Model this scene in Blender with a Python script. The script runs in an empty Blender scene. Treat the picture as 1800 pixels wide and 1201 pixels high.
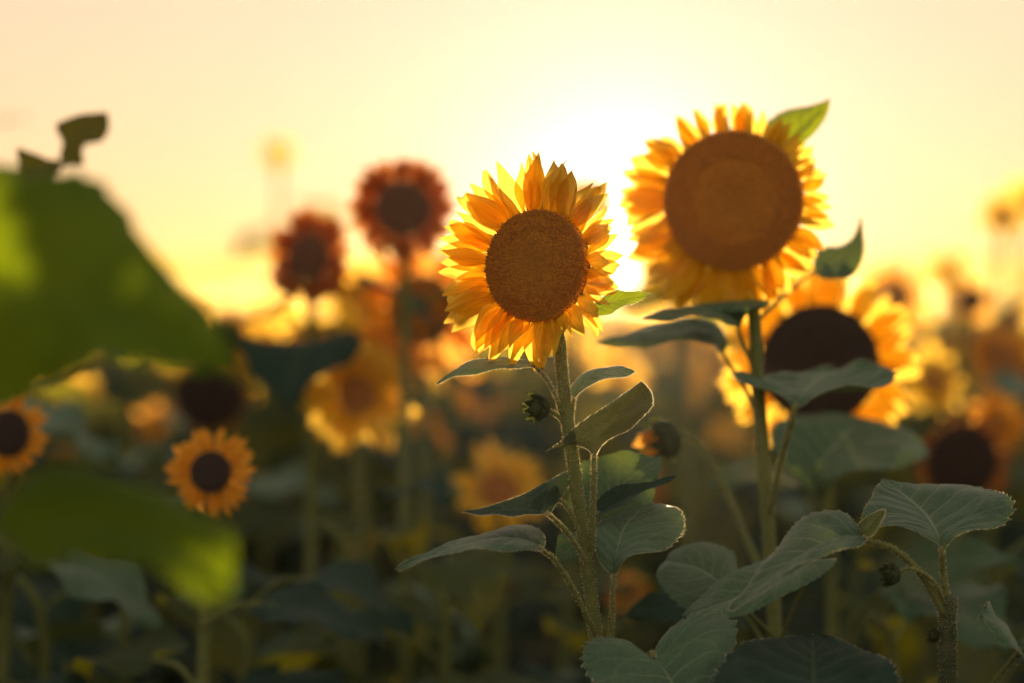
import bpy, math, random
import numpy as np
from mathutils import Vector, Matrix

random.seed(11)
np.random.seed(11)
S = bpy.context.scene
COL = S.collection
R = math.radians

# ------------------------------------------------------------------ camera
CAM_H = 1.30
PITCH = R(0.81)
LENS = 85.0
cam_d = bpy.data.cameras.new('camera')
cam = bpy.data.objects.new('camera', cam_d)
COL.objects.link(cam)
cam.location = (0, 0, CAM_H)
cam.rotation_euler = (R(90) - PITCH, 0, 0)
cam_d.lens = LENS
cam_d.sensor_width = 36
cam_d.clip_start = 0.05
cam_d.clip_end = 3000
cam_d.dof.use_dof = True
cam_d.dof.focus_distance = 2.44
cam_d.dof.aperture_fstop = 1.75
S.camera = cam
F = LENS / 36 * 1800
CF = Vector((0, math.cos(PITCH), -math.sin(PITCH)))
CU = Vector((0, math.sin(PITCH), math.cos(PITCH)))


def at(px, py, d):
    """point at depth d seen at pixel (px, py) of the 1800 x 1201 photograph"""
    return Vector((0, 0, CAM_H)) + CF * d + Vector((1, 0, 0)) * ((px - 900) / F * d) + CU * ((600.5 - py) / F * d)


# ------------------------------------------------------------------ sky, sun
SUN_AZ = math.atan((1092 - 900) / F)
SUN_EL = R(1.6)
sun_dir = Vector((math.sin(SUN_AZ) * math.cos(SUN_EL), math.cos(SUN_AZ) * math.cos(SUN_EL), math.sin(SUN_EL)))
W = bpy.data.worlds.new('World')
S.world = W
W.use_nodes = True
nt = W.node_tree
nt.nodes.clear()
N = nt.nodes.new
Lk = nt.links.new
out = N('ShaderNodeOutputWorld')
sky = N('ShaderNodeTexSky')
sky.sky_type = 'NISHITA'
sky.sun_disc = False
sky.sun_elevation = SUN_EL
sky.sun_rotation = SUN_AZ
sky.air_density = 1.0
sky.dust_density = 0.4
sky.ozone_density = 1.0
bg = N('ShaderNodeBackground')
bg.inputs['Strength'].default_value = 0.15
soft_sky = N('ShaderNodeGamma')            # milky evening haze evens the sky out
soft_sky.inputs['Gamma'].default_value = 0.29
Lk(sky.outputs[0], soft_sky.inputs['Color'])
warm = N('ShaderNodeMix'); warm.data_type = 'RGBA'; warm.blend_type = 'MULTIPLY'
warm.inputs[0].default_value = 1.0; warm.inputs[7].default_value = (0.95, 0.76, 0.60, 1)
Lk(soft_sky.outputs[0], warm.inputs[6])
Lk(warm.outputs[2], bg.inputs['Color'])
# glow of the hazy evening air round the sun
tc = N('ShaderNodeTexCoord')
vn = N('ShaderNodeVectorMath'); vn.operation = 'NORMALIZE'
Lk(tc.outputs['Generated'], vn.inputs[0])
dt = N('ShaderNodeVectorMath'); dt.operation = 'DOT_PRODUCT'
Lk(vn.outputs[0], dt.inputs[0]); dt.inputs[1].default_value = sun_dir
ac = N('ShaderNodeMath'); ac.operation = 'ARCCOSINE'
cl = N('ShaderNodeMath'); cl.operation = 'MINIMUM'; cl.inputs[1].default_value = 1.0
Lk(dt.outputs['Value'], cl.inputs[0]); Lk(cl.outputs[0], ac.inputs[0])


def glow(sigma, color, strength):
    m = N('ShaderNodeMath'); m.operation = 'MULTIPLY'; m.inputs[1].default_value = -1.0 / R(sigma)
    Lk(ac.outputs[0], m.inputs[0])
    e = N('ShaderNodeMath'); e.operation = 'EXPONENT'; Lk(m.outputs[0], e.inputs[0])
    s = N('ShaderNodeMath'); s.operation = 'MULTIPLY'; s.inputs[1].default_value = strength
    Lk(e.outputs[0], s.inputs[0])
    b = N('ShaderNodeBackground'); b.inputs['Color'].default_value = (*color, 1)
    Lk(s.outputs[0], b.inputs['Strength'])
    return b


def add(a, b):
    m = N('ShaderNodeAddShader'); Lk(a.outputs[0], m.inputs[0]); Lk(b.outputs[0], m.inputs[1]); return m


GLOWS = [(6.0, (0.7, 0.62, 0.85), 0.08), (1.5, (1.0, 0.88, 0.74), 0.8)]
sh = bg
for g in GLOWS:
    sh = add(sh, glow(*g))
Lk(sh.outputs[0], out.inputs['Surface'])

sl = bpy.data.lights.new('sun', 'SUN')
sl.energy = 3.3
sl.angle = R(0.5)
sl.color = (1.0, 0.74, 0.40)
sun = bpy.data.objects.new('sun', sl)
COL.objects.link(sun)
sun.rotation_euler = (-sun_dir).to_track_quat('-Z', 'Y').to_euler()

vs = S.view_settings
S.display_settings.display_device = 'sRGB'
vs.view_transform = 'Standard'
vs.look = 'None'
vs.gamma = 1.0
vs.exposure = 2.12
vs.use_curve_mapping = False
S.render.engine = 'CYCLES'
cy = S.cycles
cy.use_denoising = True
cy.max_bounces = 8
cy.diffuse_bounces = 4
cy.glossy_bounces = 2
cy.transmission_bounces = 6
cy.volume_bounces = 1
cy.transparent_max_bounces = 6
cy.sample_clamp_indirect = 6.0
cy.use_adaptive_sampling = True
cy.adaptive_threshold = 0.01

USE_HAZE = True
HAZE_DENSITY = 0.0003


# ------------------------------------------------------------------ materials
def mat(name):
    m = bpy.data.materials.new(name)
    m.use_nodes = True
    m.node_tree.nodes.clear()
    t = m.node_tree
    return m, t, t.nodes.new, t.links.new


def math_node(n, l, op, a, b=None, c=None):
    x = n('ShaderNodeMath'); x.operation = op
    for i, v in enumerate((a, b, c)):
        if v is None:
            continue
        if isinstance(v, (int, float)):
            x.inputs[i].default_value = v
        else:
            l(v, x.inputs[i])
    return x.outputs[0]


def ramp(n, l, fac, stops):
    r = n('ShaderNodeValToRGB')
    while len(r.color_ramp.elements) < len(stops):
        r.color_ramp.elements.new(0.5)
    for e, (p, c) in zip(r.color_ramp.elements, stops):
        e.position = p; e.color = (*c, 1)
    l(fac, r.inputs[0])
    return r.outputs[0]


def mixc(n, l, fac, a, b, mode='MIX'):
    x = n('ShaderNodeMix'); x.data_type = 'RGBA'; x.blend_type = mode
    if isinstance(fac, (int, float)):
        x.inputs[0].default_value = fac
    else:
        l(fac, x.inputs[0])
    for i, v in ((6, a), (7, b)):
        if isinstance(v, tuple):
            x.inputs[i].default_value = (*v, 1)
        else:
            l(v, x.inputs[i])
    return x.outputs[2]


def leaf_material(name, dark, light, vein, trans, tfac, noise_scale=26, rough=0.55, sheen=0.2, vein_n=8.0, spec=0.3):
    m, t, n, l = mat(name)
    o = n('ShaderNodeOutputMaterial')
    uv = n('ShaderNodeUVMap'); uv.uv_map = 'UVMap'
    sp = n('ShaderNodeSeparateXYZ'); l(uv.outputs[0], sp.inputs[0])
    u = sp.outputs[0]
    av = math_node(n, l, 'ABSOLUTE', math_node(n, l, 'MULTIPLY_ADD', sp.outputs[1], 2.0, -1.0))
    oi = n('ShaderNodeObjectInfo')
    tcn = n('ShaderNodeTexCoord')
    nz = n('ShaderNodeTexNoise'); nz.inputs['Scale'].default_value = noise_scale; nz.inputs['Detail'].default_value = 6
    nz.inputs['Roughness'].default_value = 0.62
    l(tcn.outputs['Object'], nz.inputs[0])
    nf = n('ShaderNodeTexNoise'); nf.inputs['Scale'].default_value = 420; nf.inputs['Detail'].default_value = 3
    l(tcn.outputs['Object'], nf.inputs[0])
    # side veins run outwards and towards the tip; finer net between them
    wob = math_node(n, l, 'MULTIPLY_ADD', nz.outputs[0], 0.5, -0.25)
    s = math_node(n, l, 'ADD', math_node(n, l, 'MULTIPLY', u, vein_n), wob)
    s = math_node(n, l, 'SUBTRACT', s, math_node(n, l, 'MULTIPLY', math_node(n, l, 'POWER', av, 0.85), 2.3))
    s = math_node(n, l, 'ADD', s, 10.3)
    fr = math_node(n, l, 'ABSOLUTE', math_node(n, l, 'SUBTRACT', math_node(n, l, 'FRACT', s), 0.5))
    side = math_node(n, l, 'SUBTRACT', 1.0, math_node(n, l, 'MULTIPLY', fr, 12.0))
    side = math_node(n, l, 'MAXIMUM', side, 0.0)
    side = math_node(n, l, 'MULTIPLY', side, math_node(n, l, 'SUBTRACT', 1.0, math_node(n, l, 'MULTIPLY', av, 0.7)))
    mid = math_node(n, l, 'MAXIMUM', math_node(n, l, 'SUBTRACT', 1.0, math_node(n, l, 'MULTIPLY', av, 26.0)), 0.0)
    bas = math_node(n, l, 'ABSOLUTE', math_node(n, l, 'SUBTRACT', av, math_node(n, l, 'MULTIPLY', math_node(n, l, 'POWER', u, 0.8), 1.25)))
    bas = math_node(n, l, 'MAXIMUM', math_node(n, l, 'SUBTRACT', 1.0, math_node(n, l, 'MULTIPLY', bas, 22.0)), 0.0)
    mid = math_node(n, l, 'MAXIMUM', mid, math_node(n, l, 'MULTIPLY', bas, 0.28))
    side = math_node(n, l, 'MULTIPLY', side, 0.75)
    vor = n('ShaderNodeTexVoronoi'); vor.feature = 'DISTANCE_TO_EDGE'; vor.inputs['Scale'].default_value = 170
    l(tcn.outputs['Object'], vor.inputs[0])
    net = math_node(n, l, 'MAXIMUM', math_node(n, l, 'SUBTRACT', 1.0, math_node(n, l, 'MULTIPLY', vor.outputs[0], 9.0)), 0.0)
    veins = math_node(n, l, 'MAXIMUM', math_node(n, l, 'MAXIMUM', side, mid), math_node(n, l, 'MULTIPLY', net, 0.22))
    base = mixc(n, l, math_node(n, l, 'MULTIPLY_ADD', nz.outputs[0], 2.2, -0.6), dark, light)
    base = mixc(n, l, math_node(n, l, 'MULTIPLY', oi.outputs['Random'], 0.35), base, tuple(x * 0.6 for x in dark))
    spots = ramp(n, l, nf.outputs[0], [(0.68, (0, 0, 0)), (0.74, (1, 1, 1))])
    base = mixc(n, l, math_node(n, l, 'MULTIPLY', spots, 0.3), base, (0.20, 0.19, 0.10))
    base = mixc(n, l, math_node(n, l, 'MULTIPLY', veins, 0.6), base, vein)
    bp = n('ShaderNodeBump'); bp.inputs['Strength'].default_value = 0.45; bp.inputs['Distance'].default_value = 0.0016
    h = math_node(n, l, 'MULTIPLY_ADD', nz.outputs[0], 0.5, math_node(n, l, 'MULTIPLY', veins, -0.8))
    h = math_node(n, l, 'ADD', h, math_node(n, l, 'MULTIPLY', fr, 1.6))
    h = math_node(n, l, 'ADD', h, math_node(n, l, 'MULTIPLY', nf.outputs[0], 0.25))
    l(h, bp.inputs['Height'])
    p = n('ShaderNodeBsdfPrincipled')
    l(base, p.inputs['Base Color']); p.inputs['Roughness'].default_value = rough
    p.inputs['Sheen Weight'].default_value = sheen; p.inputs['Sheen Roughness'].default_value = 0.5
    p.inputs['Specular IOR Level'].default_value = spec
    l(bp.outputs[0], p.inputs['Normal'])
    tr = n('ShaderNodeBsdfTranslucent')
    tcol = mixc(n, l, math_node(n, l, 'MULTIPLY', veins, 0.5), trans, tuple(x * 0.35 for x in trans))
    l(tcol, tr.inputs[0]); l(bp.outputs[0], tr.inputs['Normal'])
    mx = n('ShaderNodeMixShader'); mx.inputs[0].default_value = tfac
    l(p.outputs[0], mx.inputs[1]); l(tr.outputs[0], mx.inputs[2]); l(mx.outputs[0], o.inputs[0])
    return m


LEAF = leaf_material('leaf_grey_green', (0.042, 0.105, 0.058), (0.080, 0.165, 0.092), (0.34, 0.40, 0.24), (0.13, 0.17, 0.03), 0.20, sheen=.10, spec=.22)
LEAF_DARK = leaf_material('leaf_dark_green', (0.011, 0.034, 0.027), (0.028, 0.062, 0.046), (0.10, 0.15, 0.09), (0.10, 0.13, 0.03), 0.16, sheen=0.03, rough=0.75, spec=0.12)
LEAF_FRESH = leaf_material('leaf_fresh_green', (0.036, 0.066, 0.010), (0.075, 0.115, 0.014), (0.12, 0.17, 0.03), (0.27, 0.34, 0.008), 0.42)
LEAF_BACK = leaf_material('leaf_underside', (0.050, 0.075, 0.035), (0.085, 0.11, 0.05), (0.24, 0.26, 0.13), (0.12, 0.12, 0.03), 0.10)
LEAF_GLOW = leaf_material('leaf_backlit_yellow_green', (0.030, 0.062, 0.034), (0.06, 0.095, 0.045), (0.12, 0.15, 0.06), (0.50, 0.45, 0.02), 0.42, sheen=0.03, rough=0.75, spec=0.12)
LEAF_NEAR = leaf_material('leaf_vivid_green', (0.055, 0.11, 0.006), (0.13, 0.20, 0.008), (0.18, 0.24, 0.02), (0.26, 0.36, 0.006), 0.32, noise_scale=9, sheen=0.0, rough=0.8, spec=0.1)
LEAF_DRY = leaf_material('leaf_dried', (0.04, 0.035, 0.01), (0.07, 0.06, 0.015), (0.1, 0.08, 0.03), (0.12, 0.12, 0.01), 0.12, sheen=0.0, rough=0.8, spec=0.1)


def petal_material(name, base_c, tip_c, trans, tfac=0.5):
    m, t, n, l = mat(name)
    o = n('ShaderNodeOutputMaterial')
    uv = n('ShaderNodeUVMap'); uv.uv_map = 'UVMap'
    sp = n('ShaderNodeSeparateXYZ'); l(uv.outputs[0], sp.inputs[0])
    mp = n('ShaderNodeMapping'); mp.inputs['Scale'].default_value = (1.0, 34, 1); l(uv.outputs[0], mp.inputs[0])
    nz = n('ShaderNodeTexNoise'); nz.inputs['Scale'].default_value = 1.6; nz.inputs['Detail'].default_value = 4
    l(mp.outputs[0], nz.inputs[0])
    oi = n('ShaderNodeObjectInfo')
    c = mixc(n, l, sp.outputs[0], base_c, tip_c)
    k = ramp(n, l, nz.outputs[0], [(0.38, (0.74, 0.60, 0.5)), (0.58, (1, 1, 1))])
    c = mixc(n, l, 0.8, c, k, 'MULTIPLY')
    c = mixc(n, l, math_node(n, l, 'MULTIPLY', oi.outputs['Random'], 0.30), c, base_c)
    tcx = mixc(n, l, 0.9, k, trans, 'MULTIPLY')
    bp = n('ShaderNodeBump'); bp.inputs['Strength'].default_value = 0.5; bp.inputs['Distance'].default_value = 0.0009
    l(nz.outputs[0], bp.inputs['Height'])
    p = n('ShaderNodeBsdfPrincipled'); l(c, p.inputs['Base Color']); p.inputs['Roughness'].default_value = 0.6
    p.inputs['Specular IOR Level'].default_value = 0.25
    p.inputs['Sheen Weight'].default_value = 0.1
    l(bp.outputs[0], p.inputs['Normal'])
    tr = n('ShaderNodeBsdfTranslucent'); l(tcx, tr.inputs[0]); l(bp.outputs[0], tr.inputs['Normal'])
    mx = n('ShaderNodeMixShader'); mx.inputs[0].default_value = tfac
    l(p.outputs[0], mx.inputs[1]); l(tr.outputs[0], mx.inputs[2]); l(mx.outputs[0], o.inputs[0])
    return m


PETAL = petal_material('petal_golden', (0.96, 0.60, 0.006), (0.98, 0.68, 0.010), (1.0, 0.66, 0.010), 0.62)
PETAL_OR = petal_material('petal_orange', (0.88, 0.34, 0.004), (0.95, 0.46, 0.006), (1.0, 0.50, 0.006))
PETAL_RED = petal_material('petal_rust', (0.26, 0.055, 0.003), (0.40, 0.10, 0.003), (1.0, 0.34, 0.003), 0.26)


def floret_material(name, c1, c2, c3):
    m, t, n, l = mat(name)
    o = n('ShaderNodeOutputMaterial')
    at_ = n('ShaderNodeAttribute'); at_.attribute_name = 'rnd'
    rr = n('ShaderNodeAttribute'); rr.attribute_name = 'rad'
    c = mixc(n, l, at_.outputs['Fac'], c1, c2)
    ring = ramp(n, l, rr.outputs['Fac'], [(0.0, (0.7, 0.7, 0.7)), (0.35, (0.25, 0.25, 0.25)), (0.72, (0, 0, 0)), (0.88, (0.15, 0.15, 0.15)), (1.0, (0.8, 0.8, 0.8))])
    c = mixc(n, l, ring, c, c3)
    p = n('ShaderNodeBsdfPrincipled'); l(c, p.inputs['Base Color']); p.inputs['Roughness'].default_value = 0.7
    p.inputs['Sheen Weight'].default_value = 0.3
    l(p.outputs[0], o.inputs[0])
    return m


DISC_BROWN = floret_material('florets_brown', (0.52, 0.21, 0.010), (0.82, 0.42, 0.022), (0.60, 0.30, 0.02))  # lens glare over the disc is painted in as brighter floret colour
DISC_GOLD = floret_material('florets_ochre', (0.68, 0.31, 0.012), (0.80, 0.39, 0.02), (0.66, 0.32, 0.02))  # ochre florets, brightened in colour to stand in for lens glare
DISC_DARK = floret_material('florets_dark', (0.022, 0.009, 0.007), (0.055, 0.020, 0.010), (0.035, 0.015, 0.008))


DISC_RUST = floret_material('florets_rust', (0.10, 0.028, 0.006), (0.20, 0.07, 0.012), (0.13, 0.045, 0.008))


def simple(name, c1, c2, scale=60, rough=0.7, trans=None, tf=0.0, bump=0.4):
    m, t, n, l = mat(name)
    o = n('ShaderNodeOutputMaterial')
    tcn = n('ShaderNodeTexCoord')
    nz = n('ShaderNodeTexNoise'); nz.inputs['Scale'].default_value = scale; nz.inputs['Detail'].default_value = 5
    l(tcn.outputs['Object'], nz.inputs[0])
    c = mixc(n, l, nz.outputs[0], c1, c2)
    bp = n('ShaderNodeBump'); bp.inputs['Strength'].default_value = bump; bp.inputs['Distance'].default_value = 0.001
    l(nz.outputs[0], bp.inputs['Height'])
    p = n('ShaderNodeBsdfPrincipled'); l(c, p.inputs['Base Color']); p.inputs['Roughness'].default_value = rough
    p.inputs['Specular IOR Level'].default_value = 0.3
    l(bp.outputs[0], p.inputs['Normal'])
    if trans:
        tr = n('ShaderNodeBsdfTranslucent'); tr.inputs[0].default_value = (*trans, 1)
        mx = n('ShaderNodeMixShader'); mx.inputs[0].default_value = tf
        l(p.outputs[0], mx.inputs[1]); l(tr.outputs[0], mx.inputs[2]); l(mx.outputs[0], o.inputs[0])
    else:
        l(p.outputs[0], o.inputs[0])
    return m


STEM = simple('stem_green', (0.10, 0.14, 0.04), (0.24, 0.26, 0.09), 90, trans=(0.25, 0.3, 0.05), tf=0.2)
STEM_DARK = simple('stem_dark_green', (0.04, 0.06, 0.03), (0.10, 0.12, 0.06), 200)
HAIR = simple('hair_pale', (0.65, 0.62, 0.45), (0.75, 0.70, 0.5), 60, trans=(0.95, 0.85, 0.55), tf=0.6, bump=0)
BRACT = simple('bract_green', (0.05, 0.08, 0.03), (0.09, 0.11, 0.045), 70, trans=(0.2, 0.22, 0.03), tf=0.25)
BUD_M = simple('bud_dark', (0.035, 0.055, 0.026), (0.08, 0.10, 0.045), 120, trans=(0.2, 0.22, 0.04), tf=0.2)
SOIL = simple('soil', (0.05, 0.034, 0.02), (0.11, 0.075, 0.045), 3.0, 0.95)


# ------------------------------------------------------------------ mesh helpers
WM = {}


def mesh_from(name, verts, faces, material, uvs=None, smooth=True, attrs=None):
    me = bpy.data.meshes.new(name)
    v = np.asarray(verts, dtype=np.float32)
    f = np.asarray(faces, dtype=np.int32)
    k = f.shape[1]
    me.vertices.add(len(v)); me.vertices.foreach_set('co', v.ravel())
    me.loops.add(f.size); me.loops.foreach_set('vertex_index', f.ravel())
    me.polygons.add(len(f))
    me.polygons.foreach_set('loop_start', np.arange(0, f.size, k, dtype=np.int32))
    me.polygons.foreach_set('loop_total', np.full(len(f), k, dtype=np.int32))
    me.polygons.foreach_set('use_smooth', np.full(len(f), smooth, dtype=bool))
    if uvs is not None:
        ul = me.uv_layers.new(name='UVMap')
        ul.data.foreach_set('uv', np.asarray(uvs, dtype=np.float32)[f.ravel()].ravel())
    if attrs:
        for an, av in attrs.items():
            a = me.attributes.new(an, 'FLOAT', 'POINT')
            a.data.foreach_set('value', np.asarray(av, dtype=np.float32))
    me.materials.append(material)
    me.update()
    me.validate()
    return me


def link(name, me, parent=None, world=None, **props):
    o = bpy.data.objects.new(name, me)
    COL.objects.link(o)
    world = world if world is not None else Matrix.Identity(4)
    WM[o.name] = world
    if parent is not None:
        o.parent = parent
        o.matrix_local = WM[parent.name].inverted() @ world
    else:
        o.matrix_world = world
    for k, v in props.items():
        o[k] = v
    return o


def link_abs(name, verts, faces, material, parent, origin, uvs=None, attrs=None, smooth=True, **props):
    """verts in world space; object origin placed at `origin`"""
    v = np.asarray(verts) - np.array(origin)
    me = mesh_from(name, v, faces, material, uvs, smooth, attrs)
    return link(name, me, parent, Matrix.Translation(origin), **props)


def grid_faces(nu, nv, off=0, wrap=False):
    i = np.arange(nu - 1)[:, None]; j = np.arange(nv if wrap else nv - 1)[None, :]
    j2 = (j + 1) % nv
    a = i * nv + j; b = i * nv + j2; c = (i + 1) * nv + j2; d = (i + 1) * nv + j
    return np.stack([a, b, c, d], -1).reshape(-1, 4) + off


def spline(pts, n):
    p = np.array([list(q) for q in pts], dtype=float)
    if len(p) == 2:
        t = np.linspace(0, 1, n)[:, None]
        return p[0] * (1 - t) + p[1] * t
    ext = np.vstack([2 * p[0] - p[1], p, 2 * p[-1] - p[-2]])
    out_ = []
    m = len(p) - 1
    for k in range(n):
        t = k / (n - 1) * m
        i = min(int(t), m - 1); f = t - i
        a, b, c, d = ext[i:i + 4]
        out_.append(0.5 * ((2 * b) + (-a + c) * f + (2 * a - 5 * b + 4 * c - d) * f * f + (-a + 3 * b - 3 * c + d) * f ** 3))
    return np.array(out_)


def frames(P):
    T = np.gradient(P, axis=0)
    T /= np.linalg.norm(T, axis=1)[:, None] + 1e-12
    up = np.array([0.13, -1.0, 0.21]); 
    if abs(T[0] @ up) > 0.9 * np.linalg.norm(up):
        up = np.array([1.0, 0, 0])
    Ns, Bs = [], []
    n = up - (up @ T[0]) * T[0]; n /= np.linalg.norm(n)
    for t in T:
        n = n - (n @ t) * t; n /= np.linalg.norm(n)
        Ns.append(n.copy()); Bs.append(np.cross(t, n))
    return T, np.array(Ns), np.array(Bs)


def tube(pts, r0, r1, n=24, seg=10, ridges=0.0, lump=0.0, cap=True, seed=0):
    P = spline(pts, n)
    T, Nn, Bn = frames(P)
    th = np.linspace(0, 2 * np.pi, seg, endpoint=False)
    t = np.linspace(0, 1, n)
    rr = (r0 + (r1 - r0) * t)
    rg = np.random.RandomState(seed)
    lum = 1 + lump * np.convolve(rg.randn(n + 4), np.ones(5) / 5, 'valid')[:n]
    rad = rr[:, None] * lum[:, None] * (1 + ridges * np.cos(th[None] * (seg // 2)))
    V = P[:, None] + rad[..., None] * (np.cos(th)[None, :, None] * Nn[:, None] + np.sin(th)[None, :, None] * Bn[:, None])
    V = V.reshape(-1, 3)
    Fc = grid_faces(n, seg, wrap=True)
    if cap:
        c0 = len(V); V = np.vstack([V, P[0] - T[0] * r0 * .3, P[-1] + T[-1] * r1 * 0.4])
        j = np.arange(seg); j2 = (j + 1) % seg
        f0 = np.stack([np.full(seg, c0), j2, j, j], -1)
        b = (n - 1) * seg
        f1 = np.stack([np.full(seg, c0 + 1), b + j, b + j2, b + j2], -1)
        tri = np.vstack([f0, f1])[:, :3]
        # keep one face size: quads degenerate are avoided by splitting all into tris
        q = Fc
        Fc = np.vstack([q[:, [0, 1, 2]], q[:, [0, 2, 3]], tri])
    return V, Fc, (P, T, Nn, Bn, rr)


def hairs(P, T, Nn, Bn, rr, count, length, seed=0, width=0.00022, lean=0.5):
    rg = np.random.RandomState(seed)
    n = len(P)
    t = rg.rand(count) * (n - 1.001)
    i = t.astype(int); f = (t - i)[:, None]
    p = P[i] * (1 - f) + P[i + 1] * f
    tt = T[i]; th = rg.rand(count) * 2 * np.pi
    nd = np.cos(th)[:, None] * Nn[i] + np.sin(th)[:, None] * Bn[i]
    r = rr[i][:, None]
    base = p + nd * r * 0.95
    d = nd + tt * (rg.randn(count, 1) * 0.35 - 0.1) + rg.randn(count, 3) * 0.3
    d /= np.linalg.norm(d, axis=1)[:, None]
    L = length * (0.4 + 0.8 * rg.rand(count, 1))
    side = np.cross(d, rg.randn(count, 3)); side /= np.linalg.norm(side, axis=1)[:, None] + 1e-9
    side2 = np.cross(d, side)
    w = width
    V = np.stack([base + side * w, base - side * w * .5 + side2 * w * .87, base - side * w * .5 - side2 * w * .87, base + d * L], 1).reshape(-1, 3)
    k = np.arange(count)[:, None] * 4
    Fc = np.vstack([k + np.array([[0, 1, 3]]), k + np.array([[1, 2, 3]]), k + np.array([[2, 0, 3]])])
    return V, Fc


# ------------------------------------------------------------------ leaf
def leaf_local(width=0.7, bend=0.4, fold=0.15, wave=0.04, curl=0.0, twist=0.0, lobe=0.14, peak=0.3, teeth=26, nu=104, nv=25,
               seed=0, tipk=1.5, pucker=0.007, asym=0.0, tipbend=0.0):
    """unit-length ovate leaf: base at origin, tip along +x, normal +z; returns verts (nu*nv), uv"""
    rg = random.Random(seed)
    ph = rg.uniform(0, 6.28); ph2 = rg.uniform(0, 6.28); fq = rg.uniform(1.6, 2.6)
    u = np.linspace(0, 1, nu) ** 1.0
    v = np.linspace(-1, 1, nv)
    U, Vv = np.meshgrid(u, v, indexing='ij')
    up = np.clip(U / peak, 0, 1)
    f = np.where(U < peak, np.sin(up * np.pi / 2) ** 0.62, np.clip(1 - np.clip((U - peak) / (1 - peak), 0, 1) ** tipk, 0, 1) ** 1.12)
    av = np.abs(Vv)
    saw = (U * teeth * (1 + 0.06 * np.sin(U * 17 + ph))) % 1.0
    tooth = (saw ** 1.5 - 0.4) * 0.055 * (av ** 10) * (U > 0.05) * (teeth > 0)
    y = Vv * f * width / 2 * (1 + tooth * 1.3) * (1 + asym * np.sign(Vv)) * (1 + 0.03 * np.sin(U * 9 + ph2) * av)
    x0 = U - lobe * av ** 1.4 * np.exp(-((U - 0.03) / 0.16) ** 2) * np.clip(U / 0.02, 0, 1)
    # blade height off the midrib plane
    s = (U * 8.0 - 2.3 * av ** 0.85 + 10.3 + 0.15 * np.sin(U * 11 + ph)) % 1.0
    quilt = (np.abs(s - 0.5) * 2) ** 0.7
    z = fold * np.abs(y) + curl * (y / width) ** 2 * 2 * width
    z += wave * width * np.sin(U * fq * 2 * np.pi + ph + np.sign(Vv) * 0.9) * av ** 2 * 1.5
    z += wave * 0.35 * width * np.sin(U * fq * 5.3 * np.pi + ph2 - np.sign(Vv)) * av ** 3
    z += pucker * quilt * np.sin(np.clip(av, 0, 1) * np.pi) ** 0.7
    # bend along the midrib
    ang = -bend * (u - 0.5) * 2 - tipbend * np.clip(u - 0.6, 0, 1) * 2.5
    du = 1 / (nu - 1)
    cx = np.concatenate([[0], np.cumsum(np.cos(ang[:-1])) * du]); cz = np.concatenate([[0], np.cumsum(np.sin(ang[:-1])) * du])
    # position on curve for x0 (may be negative for lobes)
    xi = np.clip(x0, 0, 1)
    Cx = np.interp(xi, u, cx) + np.minimum(x0, 0) * math.cos(ang[0])
    Cz = np.interp(xi, u, cz) + np.minimum(x0, 0) * math.sin(ang[0])
    An = np.interp(xi, u, ang)
    tw = twist * (xi - 0.2)
    yy = y * np.cos(tw) - z * np.sin(tw); zz = y * np.sin(tw) + z * np.cos(tw)
    X = Cx - zz * np.sin(An); Z = Cz + zz * np.cos(An)
    V = np.stack([X, yy, Z], -1).reshape(-1, 3)
    uv = np.stack([U, (Vv + 1) / 2], -1).reshape(-1, 2)
    return V, uv, grid_faces(nu, nv), nu, nv


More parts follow.
